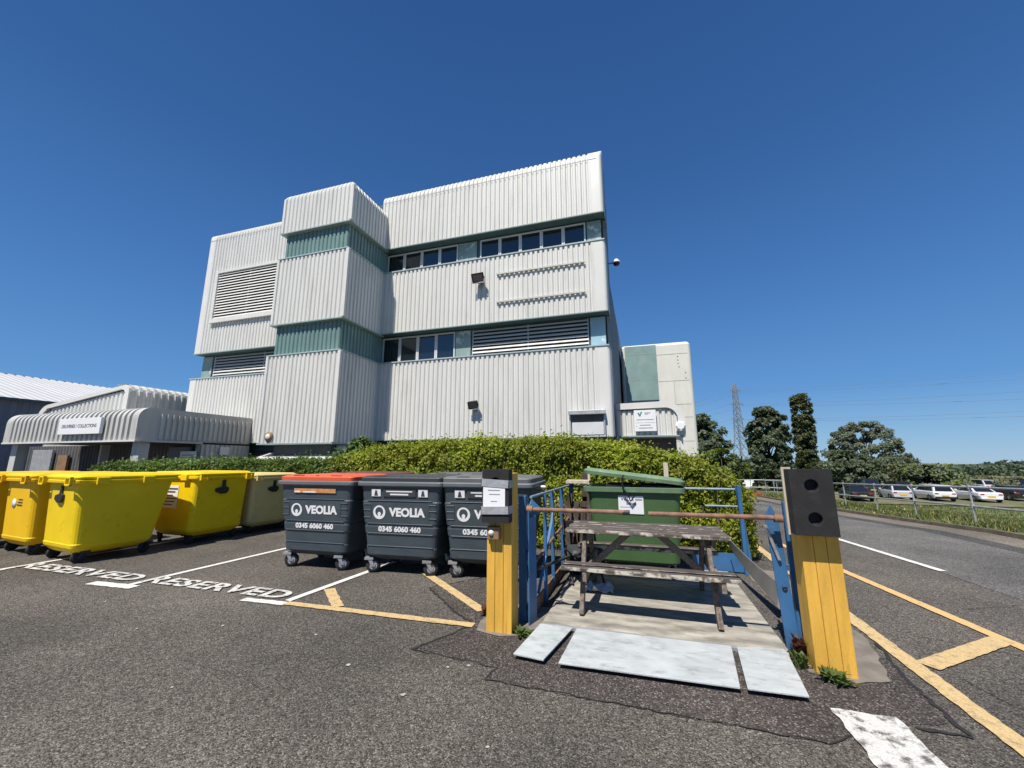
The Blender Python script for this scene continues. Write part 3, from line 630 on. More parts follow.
o = tag(empty('round_wall_lamp', (-13.62 + 0.55, 11.65, 2.42)), 'small round bulkhead lamp at the foot of the projecting stair bay', 'lamp')
MB().lathe([(0.001, .1), (.09, .09), (.15, .03), (.15, 0)], Matrix.Rotation(R(90), 4, 'X')).build('lens', M['cream'], o)
MB().lathe([(.11, .075), (.17, .05), (.18, 0), (.001, 0)], Matrix.Rotation(R(90), 4, 'X')).build('rim', M['brown_box'], o)
cc = tag(empty('security_camera', (UR_ - .08, F0 + 1.2, 9.15)), 'white dome security camera on an arm from the side wall', 'camera')
MB().tube([(0, 0, 0), (.32, 0, 0)], .025).build('arm', M['sidewall'], cc)
MB().lathe([(.001, .16), (.06, .14), (.15, .02), (.15, -.02), (.001, -.02)], TR(.4, 0, 0)).build('housing', M['sign_white'], cc); MB().lathe([(.13, -.022), (.1, -.1), (.001, -.14)], TR(.4, 0, 0)).build('dome', M['black'], cc)

# ------------------------------------------------------------------ porch beside the office, with its sign
PV = 15.0
por = tag(empty('entrance_porch', (0, PV, 0)), 'cream porch with a rounded shoulder and dark opening, right of the office block', 'porch')
x0, x1, pz0, pz1 = -0.76, 1.48, 2.42, 3.6
mb = MB(); r_ = .62; prof = [(x0, pz1 - .03)] + [(x1 - r_ + r_ * math.sin(R(a)), pz1 - r_ + r_ * math.cos(R(a))) for a in range(0, 91, 15)] + [(x1, pz0)]
inn = [(x0, pz1 - .25)] + [(x1 - r_ + (r_ - .22) * math.sin(R(a)), pz1 - r_ - .0 + (r_ - .22) * math.cos(R(a))) for a in range(0, 91, 15)] + [(x1 - .22, pz0)]
n = len(prof); v = [(x, -.03, z) for x, z in prof] + [(x, -.03, z) for x, z in inn] + [(x, 2.6, z) for x, z in prof] + [(x, .1, z) for x, z in inn]
f = [(i, i + n, i + n + 1, i + 1) for i in range(n - 1)] + [(i, i + 1, 2 * n + i + 1, 2 * n + i) for i in range(n - 1)] + [(n + i, 3 * n + i, 3 * n + i + 1, n + i + 1) for i in range(n - 1)]
mb.add(v, f); mb.build('shoulder_trim', M['trim'], por)
mb = MB(); p = [(0.04, pz0 + .0, -1, 0), (0.04, pz1 - .3, -1, 0)]; mb.sheet(x1 - x0 - .2, p, pitch=.19, depth=.05, x0=x0); mb.box(x0, x1 - .12, .12, 2.5, pz0 - .06, pz1 - .3)
mb.build('fascia', M['clad'], por)
MB().box(x0, x1, -.04, 2.6, pz0 - .05, pz0 - .003).build('drip_edge', M['drip'], por)
MB().box(x0 + .05, x1 - .25, .9, 2.5, 0, pz0 - .07).build('lobby_wall', M['under'], por)
mb = MB(); mb.beam((x1 - .15, .1, 0), (x1 - .15, .1, pz0 - .06), .1, .1); mb.build('post', M['trim'], por)
al = tag(empty('alarm_box', (1.32, PV - .08, 2.72)), 'round white alarm box at the porch shoulder', 'alarm')
MB().lathe([(.001, .1), (.12, .1), (.17, .05), (.17, 0), (.001, 0)], Matrix.Rotation(R(90), 4, 'X'), 8, smooth=False).build('cover', M['sign_white'], al)
MB().lathe([(.001, .1), (.03, .1), (.05, .07), (.05, 0)], TR(0, -.02, -.17) @ Matrix.Rotation(R(90), 4, 'X'), 10).build('strobe', M['ink_grey'], al)
sg = tag(empty('entrance_sign', (0, PV - .07, 0)), 'white entrance sign with a green logo on the porch front', 'sign')
MB().box(-.18, .55, -.03, 0, 2.56, 3.3).build('board', M['sign_white'], sg, bevel=.005)
b = MB(); b.poly([(-.06, 0), (-.02, .02), (.02, -.05), (.05, .04), (.1, .05), (.03, -.12), (0, -.12)], 0, .004)
b.build('logo', M['ink_teal'], sg, (0.0, -.032, 3.2), (R(90), 0, 0))
b = MB(); b.box(.17, .37, -.036, -.031, 3.19, 3.215); b.box(.17, .3, -.036, -.031, 3.15, 3.165); b.box(-.1, .47, -.036, -.031, 2.955, 2.98); b.box(-.14, .5, -.036, -.031, 2.86, 2.863)
b.box(-.0, .36, -.036, -.031, 2.765, 2.79); b.box(-.04, .42, -.036, -.031, 2.665, 2.69); b.box(-.13, -.09, -.036, -.031, 2.73, 2.75); b.build('small_print', M['ink_grey'], sg)

# ------------------------------------------------------------------ tower behind on the right
tw = tag(empty('stair_tower', (0, 24, 0)), 'pale panelled tower with a teal panel behind the porch', 'tower')
mb = MB(); mb.loft([rrect(3.8, 8, .2, 0, 1.06, 4.0), rrect(3.8, 8, .2, 8.05, 1.06, 4.0), rrect(3.6, 7.8, .15, 8.2, 1.06, 4.0)]); mb.build('wall', M['tower'], tw)
MB().box(-.62, 1.12, -.03, -.003, 4.92, 8.12).build('teal_panel', M['teal_tower'], tw)
MB().box(-.62, 1.12, -.02, -.003, 4.4, 4.9).build('window', M['glass'], tw)
mb = MB()
for zz in (2.6, 3.9, 4.62, 5.95, 7.5): mb.box(1.14, 2.78, -.008, -.002, zz, zz + .02)
for xx in (1.95,): mb.box(xx, xx + .02, -.008, -.002, 4.64, 5.95); mb.box(xx, xx + .02, -.008, -.002, 2.62, 3.9)
mb.box(-.6, 1.1, -.036, -.031, 6.1, 6.12); mb.box(-.6, 1.1, -.036, -.031, 7.6, 7.62)
mb.build('panel_joint', M['joint'], tw)
mb = MB()
for x, z in ((2.25, 7.35), (2.25, 7.15), (2.25, 6.95), (2.28, 6.75), (2.6, 6.4), (2.6, 6.1)): mb.lathe([(.001, .02), (.022, .02), (.026, 0)], TR(x, -.003, z) @ Matrix.Rotation(R(90), 4, 'X'), 8)
mb.build('fixing', M['ink'], tw)

# ------------------------------------------------------------------ delivery canopy, rear bay, warehouse on the left
CV, CU1, CU0, CZ0, CZ1, CR = 9.6, -16.8, -24.7, 2.27, 3.44, 0.4
can = tag(empty('delivery_canopy', (0, CV, 0)), 'long delivery canopy with a rounded ribbed fascia on the left of the office', 'canopy')
mb = MB(); p, ins = wall_path(0, CZ0, CZ1, CR, 8); p[-1] = (4.3, CZ1 + .01, 0, 1)
mb.sheet(CU1 - CU0 - .6, p, pitch=.28, depth=.1, x0=CU0 + .3, prof=((0, 0), (.5, 0), (.56, 1), (.92, 1))); mb.build('fascia', M['clad_grey'], can)
def end_panel(x, side):
    """flat end of the canopy with the same rounded shoulder, plain border and ribs inside"""
    t = MB(); pr = [(0, CZ0)] + [(CR * (1 - math.cos(R(a))), CZ1 - CR + CR * math.sin(R(a))) for a in range(0, 91, 15)] + [(4.4, CZ1), (4.4, CZ0)]
    w_ = .3; vs_ = [(x, y, z) for y, z in pr] + [(x - side * w_, y, z) for y, z in pr]; n = len(pr)
    fs = [tuple(range(n)) if side > 0 else tuple(range(n))[::-1]] + [((i, n + i, n + i + 1, i + 1) if side > 0 else (i, i + 1, n + i + 1, n + i)) for i in range(n - 1)]
    t.add(vs_, fs); o = t.build('end_panel', M['clad_grey'], can)
    return o
e = end_panel(CU1, 1); end_panel(CU0, -1)
mb = MB(); mb.sheet(3.5, [(0, CZ0 + .06, -1, 0), (0, CZ1 - .2, -1, 0)], pitch=.2, depth=.05, prof=((0, 1), (.35, 1), (.45, 0), (.9, 0)), M=TR(CU1 + .056, .62, 0) @ RZ(math.pi / 2)); mb.build('ribbing', M['clad_grey'], e)
MB().box(CU0 + .3, CU1 - .3, .12, 4.3, CZ0 - .03, CZ0 + .04).build('soffit', M['under'], can)
MB().box(CU0, CU1 + .06, -.03, .1, CZ0 - .06, CZ0 - .004).build('drip_edge', M['trim'], can); MB().box(CU1 - .05, CU1 + .07, .1, 2.3, CZ0 - .06, CZ0 - .004).build('drip_edge', M['clad_grey'], can)
for (x, y, w_) in ((CU1 - .3, .4, .4), (CU0 + .3, .4, .4), (CU1 - 4.9, 1.8, .1)):
    MB().box(x - w_ / 2, x + w_ / 2, y - .15, y + .15, 0, CZ0 - .062).build('post', M['clad_grey'], can)
mb = MB(); mb.sheet(2.1, [(0, 0, -1, 0), (0, CZ0 - .07, -1, 0)], pitch=.2, depth=.05, M=TR(CU1 + .02, 2.3, 0) @ RZ(math.pi / 2)); mb.box(CU1 - .3, CU1 - .06, 2.3, 4.4, 0, CZ0 - .07); mb.build('side_wall', M['clad_grey'], can)
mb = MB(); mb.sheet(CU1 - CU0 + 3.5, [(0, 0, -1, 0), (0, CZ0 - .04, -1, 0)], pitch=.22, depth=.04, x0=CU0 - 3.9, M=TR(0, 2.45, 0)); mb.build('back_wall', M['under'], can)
MB().box(CU1 - .36, CU1 - .31, 2.35, 2.36, 0, 1).build('door_trim', M['under'], can)
d = MB().box(-27.9, -26.4, 2.3, 2.4, 0, 2.05).build('loading_door', M['galv'], can, bevel=.01)
b = MB().box(-25.9, -25.2, 2.3, 2.4, 0, 1.8).build('door', M['brown_box'], can)
b = MB().box(-18.6, -17.4, 2.3, 2.4, 0, 2.1).build('door', M['wall_navy'], can)
sg = tag(empty('delivery_sign', (-19.7, CV - .1, 2.8)), 'white sign reading deliveries and collections on the canopy fascia', 'sign')
MB().box(-1.2, 1.2, -.05, .05, -.29, .3).build('board', M['sign_white'], sg, bevel=.006)
text('DELIVERIES / COLLECTIONS', .175, M['ink'], sg, (0, -.052, 0.0), (R(90), 0, 0), bold=.002, sx=.93)
sg = tag(empty('wall_notice', (CU1 + .1, CV + 3.2, 1.95)), 'small white notice on the grey canopy side wall', 'sign'); MB().box(0, .03, -.2, .2, -.16, .16).build('board', M['sign_white'], sg, bevel=.004)
sg = tag(empty('door_notice', (-16.98, CV + 2.1, 1.62)), 'white lined notice board in the canopy doorway', 'sign'); MB().box(-.6, .25, -.03, .0, -.3, .3).build('board', M['sign_white'], sg, bevel=.004)
b = MB()
for k in range(4): b.box(-.5, .15, -.036, -.031, -.2 + k * .11, -.165 + k * .11)
b.build('small_print', M['ink_grey'], sg)

BV = 12.5
rb = tag(empty('rear_loading_bay', (0, BV, 0)), 'smaller ribbed loading bay roof rising behind the delivery canopy', 'building')
bx0, bx1, bz0, bz1, br = -29.6, -22.85, 2.7, 5.1, .55
mb = MB(); mb.box(bx0 + .3, bx1 - .1, .3, 7.5, 0, bz1 - 1.2); mb.build('wall', M['clad_grey'], rb)
prof = [(bx0, bz0), (bx0, bz1 - 1.4)] + [(bx0 + .9 * (1 - math.cos(R(a))), bz1 - 1.4 + .7 * math.sin(R(a))) for a in range(15, 91, 15)] + [(bx1 - .35, bz1)] + [(bx1 - .35 + .35 * math.sin(R(a)), bz1 - .35 + .35 * math.cos(R(a))) for a in (30, 60, 90)] + [(bx1, bz0)]
def shrink(q, d): 
    cx, cz = (bx0 + bx1) / 2, bz0
    return (q[0] + (d if q[0] < cx else -d) * (1 if abs(q[0] - cx) > 2.9 else 0), q[1] - (d if q[1] > bz0 + .3 else 0))
inn = [shrink(q, .2) for q in prof]; n = len(prof)
mb = MB(); mb.add([(x, 0, z) for x, z in prof] + [(x, 0, z) for x, z in inn] + [(x, 7.5, z) for x, z in prof] + [(x, .12, z) for x, z in inn],
       [(i, i + n, i + n + 1, i + 1)[::-1] for i in range(n - 1)] + [(i, i + 1, 2 * n + i + 1, 2 * n + i)[::-1] for i in range(n - 1)] + [(n + i, 3 * n + i, 3 * n + i + 1, n + i + 1)[::-1] for i in range(n - 1)])
mb.build('border_trim', M['trim'], rb)
mb = MB(); mb.sheet(bx1 - bx0 - .5, [(.1, bz0, -1, 0), (.1, bz1 - .95, -1, 0)], pitch=.3, depth=.07, x0=bx0 + .25); mb.v = [(x, y, z if z < bz0 + .5 else lerp([(bx0, bz1 - 1.45), (bx0 + .9, bz1 - .92), (bx1 - .35, bz1 - .25)], x)) for x, y, z in mb.v]; mb.build('fascia', M['clad'], rb)
mb = MB(); mb.sheet(7.4, [(-.06, bz0, -1, 0), (-.06, bz1 - .45, -1, 0)] + [(-.06 + .5 * (1 - math.cos(R(a))), bz1 - .45 + .5 * math.sin(R(a)), -math.cos(R(a)), math.sin(R(a))) for a in (20, 45, 70, 90)] + [(1.2, bz1 + .06, 0, 1)], pitch=.32, depth=.07, M=TR(bx1, .1, 0) @ RZ(math.pi / 2)); mb.build('side_cladding', M['clad_grey'], rb)

wh = tag(empty('warehouse', (-36, 0, 0)), 'long warehouse with a white ribbed roof and dark slate walls at far left', 'building')
mb = MB(); mb.sheet(70, [(0, 0, -1, 0), (0, 5.3, -1, 0)], pitch=.5, depth=.05, M=TR(0, 2, 0) @ RZ(math.pi / 2)); mb.box(-24, -.1, 2, 72, 0, 5.2); mb.build('wall', M['wall_navy'], wh)
mb = MB(); mb.sheet(71, [(-.25, 5.2, -.26, .97), (12, 8.4, -.26, .97)], pitch=.5, depth=.07, M=TR(0, 1.6, 0) @ RZ(math.pi / 2)); mb.sheet(71, [(-.25, 5.2, -.26, .97), (12, 8.4, -.26, .97)], pitch=.5, depth=.07, M=TR(-24, 72.6, 0) @ RZ(-math.pi / 2)); mb.build('roof', M['roof_white'], wh)
MB().box(.25, .37, 1.6, 72.6, 5.1, 5.24).build('gutter', M['core'], wh)

# ------------------------------------------------------------------ leaves
def leaf_mesh(name, pts, size, mats, parent=None, seed=1, weights=None, aspect=1.7, nrm=None):
    """many small leaf faces round the given points, as one mesh"""
    rs = np.random.RandomState(seed); P_ = np.asarray(pts, float); n = len(P_)
    a = rs.normal(size=(n, 3)); a /= np.linalg.norm(a, axis=1)[:, None]
    if nrm is not None:
        a = a * 0.8 + np.asarray(nrm); a /= np.linalg.norm(a, axis=1)[:, None]
    b = rs.normal(size=(n, 3)); b -= (b * a).sum(1)[:, None] * a; b /= np.linalg.norm(b, axis=1)[:, None]
    c = np.cross(a, b); s_ = size * rs.uniform(.6, 1.35, n)[:, None]
    V = np.stack([P_ - b * s_ * aspect / 2, P_ + c * s_ / 2 + a * s_ * .12, P_ + b * s_ * aspect / 2, P_ - c * s_ / 2 + a * s_ * .12], 1).reshape(-1, 3)
    me = bpy.data.meshes.new(name); me.vertices.add(4 * n); me.vertices.foreach_set('co', V.ravel())
    me.loops.add(4 * n); me.loops.foreach_set('vertex_index', np.arange(4 * n)); me.polygons.add(n); me.polygons.foreach_set('loop_start', np.arange(0, 4 * n, 4))
    for m in mats: me.materials.append(m)
    me.polygons.foreach_set('material_index', rs.choice(len(mats), n, p=weights).astype(np.int32)); me.update(calc_edges=True)
    o = bpy.data.objects.new(name, me); COL.objects.link(o)
    if parent: o.parent = parent
    return o
def hedge(name, label, u0, u1, topf, frontf, backf, n, size, mats, weights, seed, cat='hedge', sparse=.42):
    root = tag(empty(name, ((u0 + u1) / 2, (frontf((u0 + u1) / 2) + backf((u0 + u1) / 2)) / 2, 0)), label, cat)
    ox, oy = root.location.x, root.location.y; rs = random.Random(seed); pts = []; nr = []
    def bump(u, q): return .16 * noise.noise(Vector((u * 1.7, q * 1.7, seed))) + .1 * noise.noise(Vector((u * 5, q * 5, seed + 9))) + .05 * noise.noise(Vector((u * 11, q * 11, seed + 4)))
    while len(pts) < n:
        u = rs.uniform(u0, u1); t = topf(u); fr, bk = frontf(u), backf(u); d = -abs(rs.gauss(0, .1)) if rs.random() < .93 else rs.uniform(0, .09)
        k = rs.random()
        if k < .5:
            z = rs.uniform(.05, t)
            if rs.random() > sparse + (1 - sparse) * min(1, max(0, (z - .25) / .8)) * (1 if noise.noise(Vector((u * 2.3, z * 2.6, 7))) > -.28 else .45): continue
            q = fr - bump(u, z) - d; nn = (0, -.7, .35)
            if z > t - .25: q += (z - t + .25) ** 2 * 2.2
        elif k < .9:
            q = rs.uniform(fr + .05, bk); z = t + bump(u, q) + d; nn = (0, -.2, .8)
            if rs.random() < .07: z += rs.uniform(0, .2) * (1 if noise.noise(Vector((u * 9, q * 9, 0))) > .05 else .3)
        else:
            e = u1 if rs.random() < .7 else u0; z = rs.uniform(.05, topf(e)); q = rs.uniform(fr, bk); u = e + (d + bump(q, z)) * (1 if e == u1 else -1); nn = (.7 if e == u1 else -.7, 0, .3)
        pts.append((u - ox, q - oy, z)); nr.append(nn)
    leaf_mesh('foliage', pts, size, mats, root, seed, weights, nrm=nr)
    cb = MB(); m_ = 24; rows = []
    for i in range(m_ + 1):
        u = u0 + .15 + (u1 - u0 - .3) * i / m_; t = topf(u) - .17; a, b_ = frontf(u) + .16, backf(u) - .16
        rows.append([Vector((u - ox, a - oy, 0.02)), Vector((u - ox, b_ - oy, 0.02)), Vector((u - ox, b_ - oy, t)), Vector((u - ox, a + .12 - oy, t)), Vector((u - ox, a - oy, t - .15))])
    cb.loft(rows); cb.build('inner_growth', M['twig'], root)
    sb = MB()
    for i in range(int((u1 - u0) * 9)):
        u = rs.uniform(u0, u1); q = frontf(u) + rs.uniform(-.02, .14); l = rs.uniform(.5, 1.0) * (topf(u) - .1); x = u - ox + rs.gauss(0, .12)
        sb.tube([(u - ox, q - oy, 0), ((u - ox + x) / 2 + rs.gauss(0, .05), q - oy - rs.uniform(-.04, .05), l * .5), (x, q - oy, l)], .01, 5, radii=[.014, .01, .004])
    sb.build('stems', M['bark'], root)
    return root
hedge('hedge', 'bright green clipped hedge in front of the office block', -6.6, 1.62, lambda u: lerp([(-6.6, 1.62), (-5.8, 1.82), (-3.9, 1.9), (-1.5, 1.92), (0, 1.75), (1, 1.5), (1.62, 1.1)], u), lambda u: lerp([(-6.6, 7.7), (-1, 7.45), (1.0, 7.3), (1.62, 7.7)], u), lambda u: 9.6, 200000, .033, [M['hedge1'], M['hedge2'], M['hedge3']], [.56, .26, .18], 11)
hedge('low_hedge', 'lower darker green hedge behind the yellow bins', -16.2, -6.4, lambda u: lerp([(-16, 1.42), (-10, 1.5), (-8, 1.52), (-6.4, 1.6)], u), lambda u: 8.2, lambda u: 9.3, 80000, .042, [M['low1'], M['low2'], M['hedge2']], [.5, .25, .25], 12)
def tree(name, label, base, H, W, trunk, crown_lo, shape, mats, n, size, seed, group=None, cat='tree', clumps=70, trunk_r=.25, depth=None, qn=.3, cr_=.2, inn_=.12):
    root = tag(empty(name, base), label, cat, group); rs = random.Random(seed); tb = MB(); D_ = depth or W
    tb.tube([(0, 0, -.3), (.1, 0, trunk * .5), (.0, .1, trunk), (.05, 0, H * .8)], trunk_r, 8, radii=[trunk_r * 1.2, trunk_r, trunk_r * .8, trunk_r * .2])
    cs = []
    while len(cs) < clumps:
        t = rs.random(); z = crown_lo + (H - crown_lo) * t; w_ = shape(t) * W / 2
        a = rs.uniform(0, 2 * math.pi); rr = w_ * math.sqrt(rs.uniform(inn_, 1)); 
        q = .92 + qn * noise.noise(Vector((math.cos(a) * 1.5 + seed, math.sin(a) * 1.5, t * 4)))
        cs.append((rr * math.cos(a) * q, rr * math.sin(a) * q * D_ / W, z, (.35 + .4 * rs.random()) * W * cr_))
    for c in cs[:16]:
        zz = max(trunk * .6, c[2] - W * .35); tb.tube([(0.03, .03, zz), (c[0] * .5, c[1] * .5, (zz + c[2]) / 2 + .2), (c[0], c[1], c[2])], .06, 5, radii=[trunk_r * .35, trunk_r * .22, .02])
    tb.build('trunk', M['bark'], root)
    pts = []
    for i in range(n):
        c = cs[i % len(cs)]; d = Vector((rs.gauss(0, 1), rs.gauss(0, 1), rs.gauss(0, .75))); d.normalize(); d *= c[3] * (rs.random() ** .4) * (1.25 if rs.random() < .1 else 1)
        pts.append((c[0] + d.x, c[1] + d.y, min(c[2] + d.z, H * 1.02)))
    pa = np.array(pts); nn = pa - np.array([0, 0, crown_lo + (H - crown_lo) * .4]); nn /= np.linalg.norm(nn, axis=1)[:, None] + 1e-6; nn = nn * .8 + np.array([0, -.15, .35]); leaf_mesh('crown', pts, size, mats, root, seed, None, nrm=nn)
    return root
def rnd_shape(t): return max(.2, math.sin(math.pi * min(1, .18 + .8 * t)) ** .6)
def ground_at(px, D):
    p_ = at(px, 470, D); return (p_.x, p_.y, height(p_.x, p_.y) if p_.y < 60 or p_.x > kerb_u(p_.y) else g(p_.y))
so_ = tree('shrub', 'dark rounded shrub at the foot of the stair bay', (-7.9, 10.2, 0), 2.25, 1.5, .6, .5, rnd_shape, [M['shrub1'], M['low1']], 9000, .06, 21, cat='shrub', clumps=40, trunk_r=.05)
tree('broad_tree', 'dark leafy tree beside the pale tower, partly hidden', ground_at(706, 48), 8.6, 6.2, 2, 1.0, rnd_shape, [M['oak1'], M['oak2']], 16000, .24, 31, clumps=120, cr_=.15)
tree('bush', 'low dark bush between the hedge and the pylon', ground_at(722, 42), 4.2, 4.5, .8, .2, rnd_shape, [M['oak1'], M['hedge2']], 6000, .2, 32, cat='bush', clumps=40, trunk_r=.1)
tree('broad_tree', 'tall dark rounded tree just left of the poplar', ground_at(771, 58), 11.4, 5.7, 2, .3, lambda t: max(.25, min(1, .72 + .5 * t) * math.sqrt(max(0, 1 - max(0, (t - .62) / .4) ** 2))), [M['oak1'], M['oak1'], M['oak2']], 36000, .25, 33, clumps=260, trunk_r=.35, cr_=.15)
tree('poplar', 'narrow columnar poplar right of the dark rounded tree', ground_at(809, 62), 14.3, 3.3, 1.5, .6, lambda t: .86 * (1 if t < .86 else math.sqrt(max(.05, 1 - ((t - .86) / .16) ** 2))), [M['pop1'], M['pop2']], 34000, .2, 34, clumps=420, trunk_r=.25, qn=.12, inn_=.35)
tree('willow', 'wide loose grey green tree behind the right bumper post', ground_at(868, 66), 10.6, 11.5, 2, 2.2, rnd_shape, [M['wil1'], M['wil2'], M['oak2']], 26000, .2, 35, clumps=130, trunk_r=.3, qn=.5, cr_=.1, inn_=.3)
tree('bush', 'dark evergreen bush below the willow, nearer the bumper post', ground_at(850, 55), 5.2, 8, .8, .2, rnd_shape, [M['oak1'], M['oak1'], M['oak2']], 10000, .24, 36, cat='bush', clumps=60, trunk_r=.12)
tree('bush', 'dark evergreen bush below the willow, above the silver car', ground_at(893, 58), 4.6, 8, .8, .2, rnd_shape, [M['oak1'], M['oak2']], 10000, .24, 37, cat='bush', clumps=60, trunk_r=.12)
tree('bush', 'pale green bush behind the white cars', ground_at(925, 50), 3.4, 8, .6, .2, rnd_shape, [M['wil1'], M['wil2'], M['hedge2']], 9000, .2, 38, cat='bush', clumps=50, trunk_r=.1)
tree('bush', 'low bush at the right picture edge behind the dark car', ground_at(1010, 52), 2.2, 9, .6, .1, rnd_shape, [M['wil1'], M['blade2']], 6000, .2, 39, cat='bush', clumps=40, trunk_r=.1)
# a wood along the far fields, and the hill behind it
pts = []; rs = random.Random(5)
for D, pxa, pxb, ya, yb, nn in ((150, 690, 870, 462, 472, 90), (230, 690, 1130, 464, 472, 240), (330, 840, 1200, 465, 471, 240)):
    for i in range(nn):
        px = rs.uniform(pxa, pxb); top = at(px, rs.uniform(ya, yb) - (3 if px < 760 else 0), D * rs.uniform(.92, 1.1)); rr = D * .018 * rs.uniform(.7, 1.3)
        bz = top.z - rr * 2.2
        for k in range(70):
            d = Vector((rs.gauss(0, 1), rs.gauss(0, 1), rs.gauss(0, 1))).normalized() * rr * rs.random() ** .35
            pts.append((top.x + d.x * 1.3, top.y + d.y * 1.3, top.z - rr * .8 + d.z * (1.1 if d.z > 0 else 2.2)))
o = leaf_mesh('distant_wood', pts, 1.25, [M['wood1'], M['wood2']], None, 5); tag(o, 'far band of dark woodland beyond the car park', 'woodland', kind='stuff')
mb = MB(); rows = []
for i in range(41):
    px = 640 + i * 18; yt = lerp([(640, 466), (760, 467), (880, 470), (940, 467), (1000, 463), (1060, 459), (1200, 455), (1400, 452)], px)
    t = at(px, yt, 900); n_ = at(px, 480, 640); rows.append([Vector((n_.x, n_.y, -14.5)), Vector((t.x, t.y, t.z + 1.6 * noise.noise(Vector((i * .9, 0, 0))))), at(px, yt + 6, 1300)])
v = [p for r in rows for p in r]; mb.add(v, [(3 * i + j, 3 * i + 3 + j, 3 * i + 4 + j, 3 * i + 1 + j) for i in range(40) for j in range(2)], 0, True); struct(mb.build('hill', M['hill']))
pts = []
for i in range(520):
    px = rs.uniform(830, 1250); yt = lerp([(640, 466), (760, 467), (880, 470), (940, 467), (1000, 463), (1060, 459), (1200, 455), (1400, 452)], px); c = at(px, yt + rs.uniform(0, 9), 870 - rs.uniform(0, 90)); rr = rs.uniform(4, 8)
    for k in range(26):
        d = Vector((rs.gauss(0, 1), rs.gauss(0, 1), rs.gauss(0, .8))).normalized() * rr * rs.random() ** .35; pts.append((c.x + d.x, c.y + d.y, c.z + d.z))
o = leaf_mesh('hillside_wood', pts, 3.4, [M['wood1'], M['wood2']], None, 6); tag(o, 'wooded slope on the far hill at the right', 'woodland', kind='stuff')

# ------------------------------------------------------------------ pylon and wires
pb = at(743, 470, 190); pz = g(pb.y); PH = at(731, 381, 190).z - pz
pyl = tag(empty('pylon', (pb.x, pb.y, pz), YAW + R(20)), 'grey lattice electricity pylon rising behind the trees', 'pylon')
def half(z): return lerp([(0, 3.6), (PH * .42, 1.5), (PH * .92, .6), (PH, .15)], z)
mb = MB(); zs = [0, PH * .14, PH * .27, PH * .38] + [PH * (.44 + .06 * k) for k in range(10)]
for i, z in enumerate(zs[:-1]):
    z2 = zs[i + 1]; a, b = half(z), half(z2)
    cs = [(-1, -1), (1, -1), (1, 1), (-1, 1)]
    for k in range(4):
        p, q = cs[k], cs[(k + 1) % 4]
        mb.beam((p[0] * a, p[1] * a, z), (p[0] * b, p[1] * b, z2), .3, .3); mb.beam((p[0] * a, p[1] * a, z), (q[0] * b, q[1] * b, z2), .17, .17); mb.beam((q[0] * a, q[1] * a, z), (p[0] * b, p[1] * b, z2), .17, .17); mb.beam((p[0] * b, p[1] * b, z2), (q[0] * b, q[1] * b, z2), .09, .09)
mb.build('lattice', M['pylon'], pyl)
arms = []
for k, (zf, L_) in enumerate(((.9, 3.6), (.76, 4.6), (.61, 3.9))):
    z = PH * zf; a = MB()
    for s_ in (-1, 1):
        for q in (-1, 1): a.beam((0, q * half(z), z + .8), (s_ * L_, 0, z), .1, .1); a.beam((0, q * half(z), z - .3), (s_ * L_, 0, z), .12, .12)
        arms.append(Matrix.Rotation(YAW + R(20), 3, 'Z') @ Vector((s_ * L_, 0, z - .5)) + Vector((pb.x, pb.y, pz)))
    a.build('cross_arm', M['pylon'], pyl)
ends = [(1100, 365), (1100, 373), (1100, 386), (1100, 395), (1100, 407), (1100, 413)]
ls = tag(empty('power_lines', (pb.x, pb.y, pz + PH)), 'six thin power lines running right from the pylon across the sky', 'power lines')
for k, (a, (ex, ey)) in enumerate(zip([arms[i] for i in (0, 1, 2, 3, 4, 5)], ends)):
    for e, sag in ((at(ex, ey, 175), 1.2), (at(560, 432 + k * 4, 260), 3)):
        m_ = MB(); m_.tube([a.lerp(e, t / 14) - Vector((0, 0, sag * 4 * (t / 14) * (1 - t / 14))) for t in range(15)], .065, 4)
        m_.v = [(x - pb.x, y - pb.y, z - pz - PH) for x, y, z in m_.v]; m_.build('wire', M['wire'], ls)

# ------------------------------------------------------------------ verge grass and the railings
pts = []; V = []; Fc = []; mi = []; rs = random.Random(8)
for i in range(75000):
    v = 6 + 40 * rs.random() ** 1.3; u = kerb_u(v) + .16 + (rs.random() ** 1.5) * (18 + v * .4)
    if noise.noise(Vector((u * .8, v * .8, 3))) < -.22 and rs.random() < .7: continue
    z = height(u, v); h = rs.uniform(.03, .14) * (1 + .7 * noise.noise(Vector((u * .5, v * .5, 0)))); a = rs.uniform(0, 6.28); w_ = .007 + .0013 * v; o = len(V)
    dx, dy = math.cos(a) * w_, math.sin(a) * w_; lx, ly = rs.gauss(0, .05), rs.gauss(0, .05)
    V += [(u - dx, v - dy, z - .03), (u + dx, v + dy, z - .03), (u + lx, v + ly, z + h)]; Fc.append((o, o + 1, o + 2)); mi.append(0 if rs.random() < .52 else (1 if rs.random() < .95 else 2))
mb = MB(); mb.add(V, Fc); mb.mi = mi; o = mb.build('verge_grass', [M['blade1'], M['blade2'], M['blade3']]); tag(o, 'rough green and straw coloured grass on the verge beyond the railing', 'grass', kind='stuff')

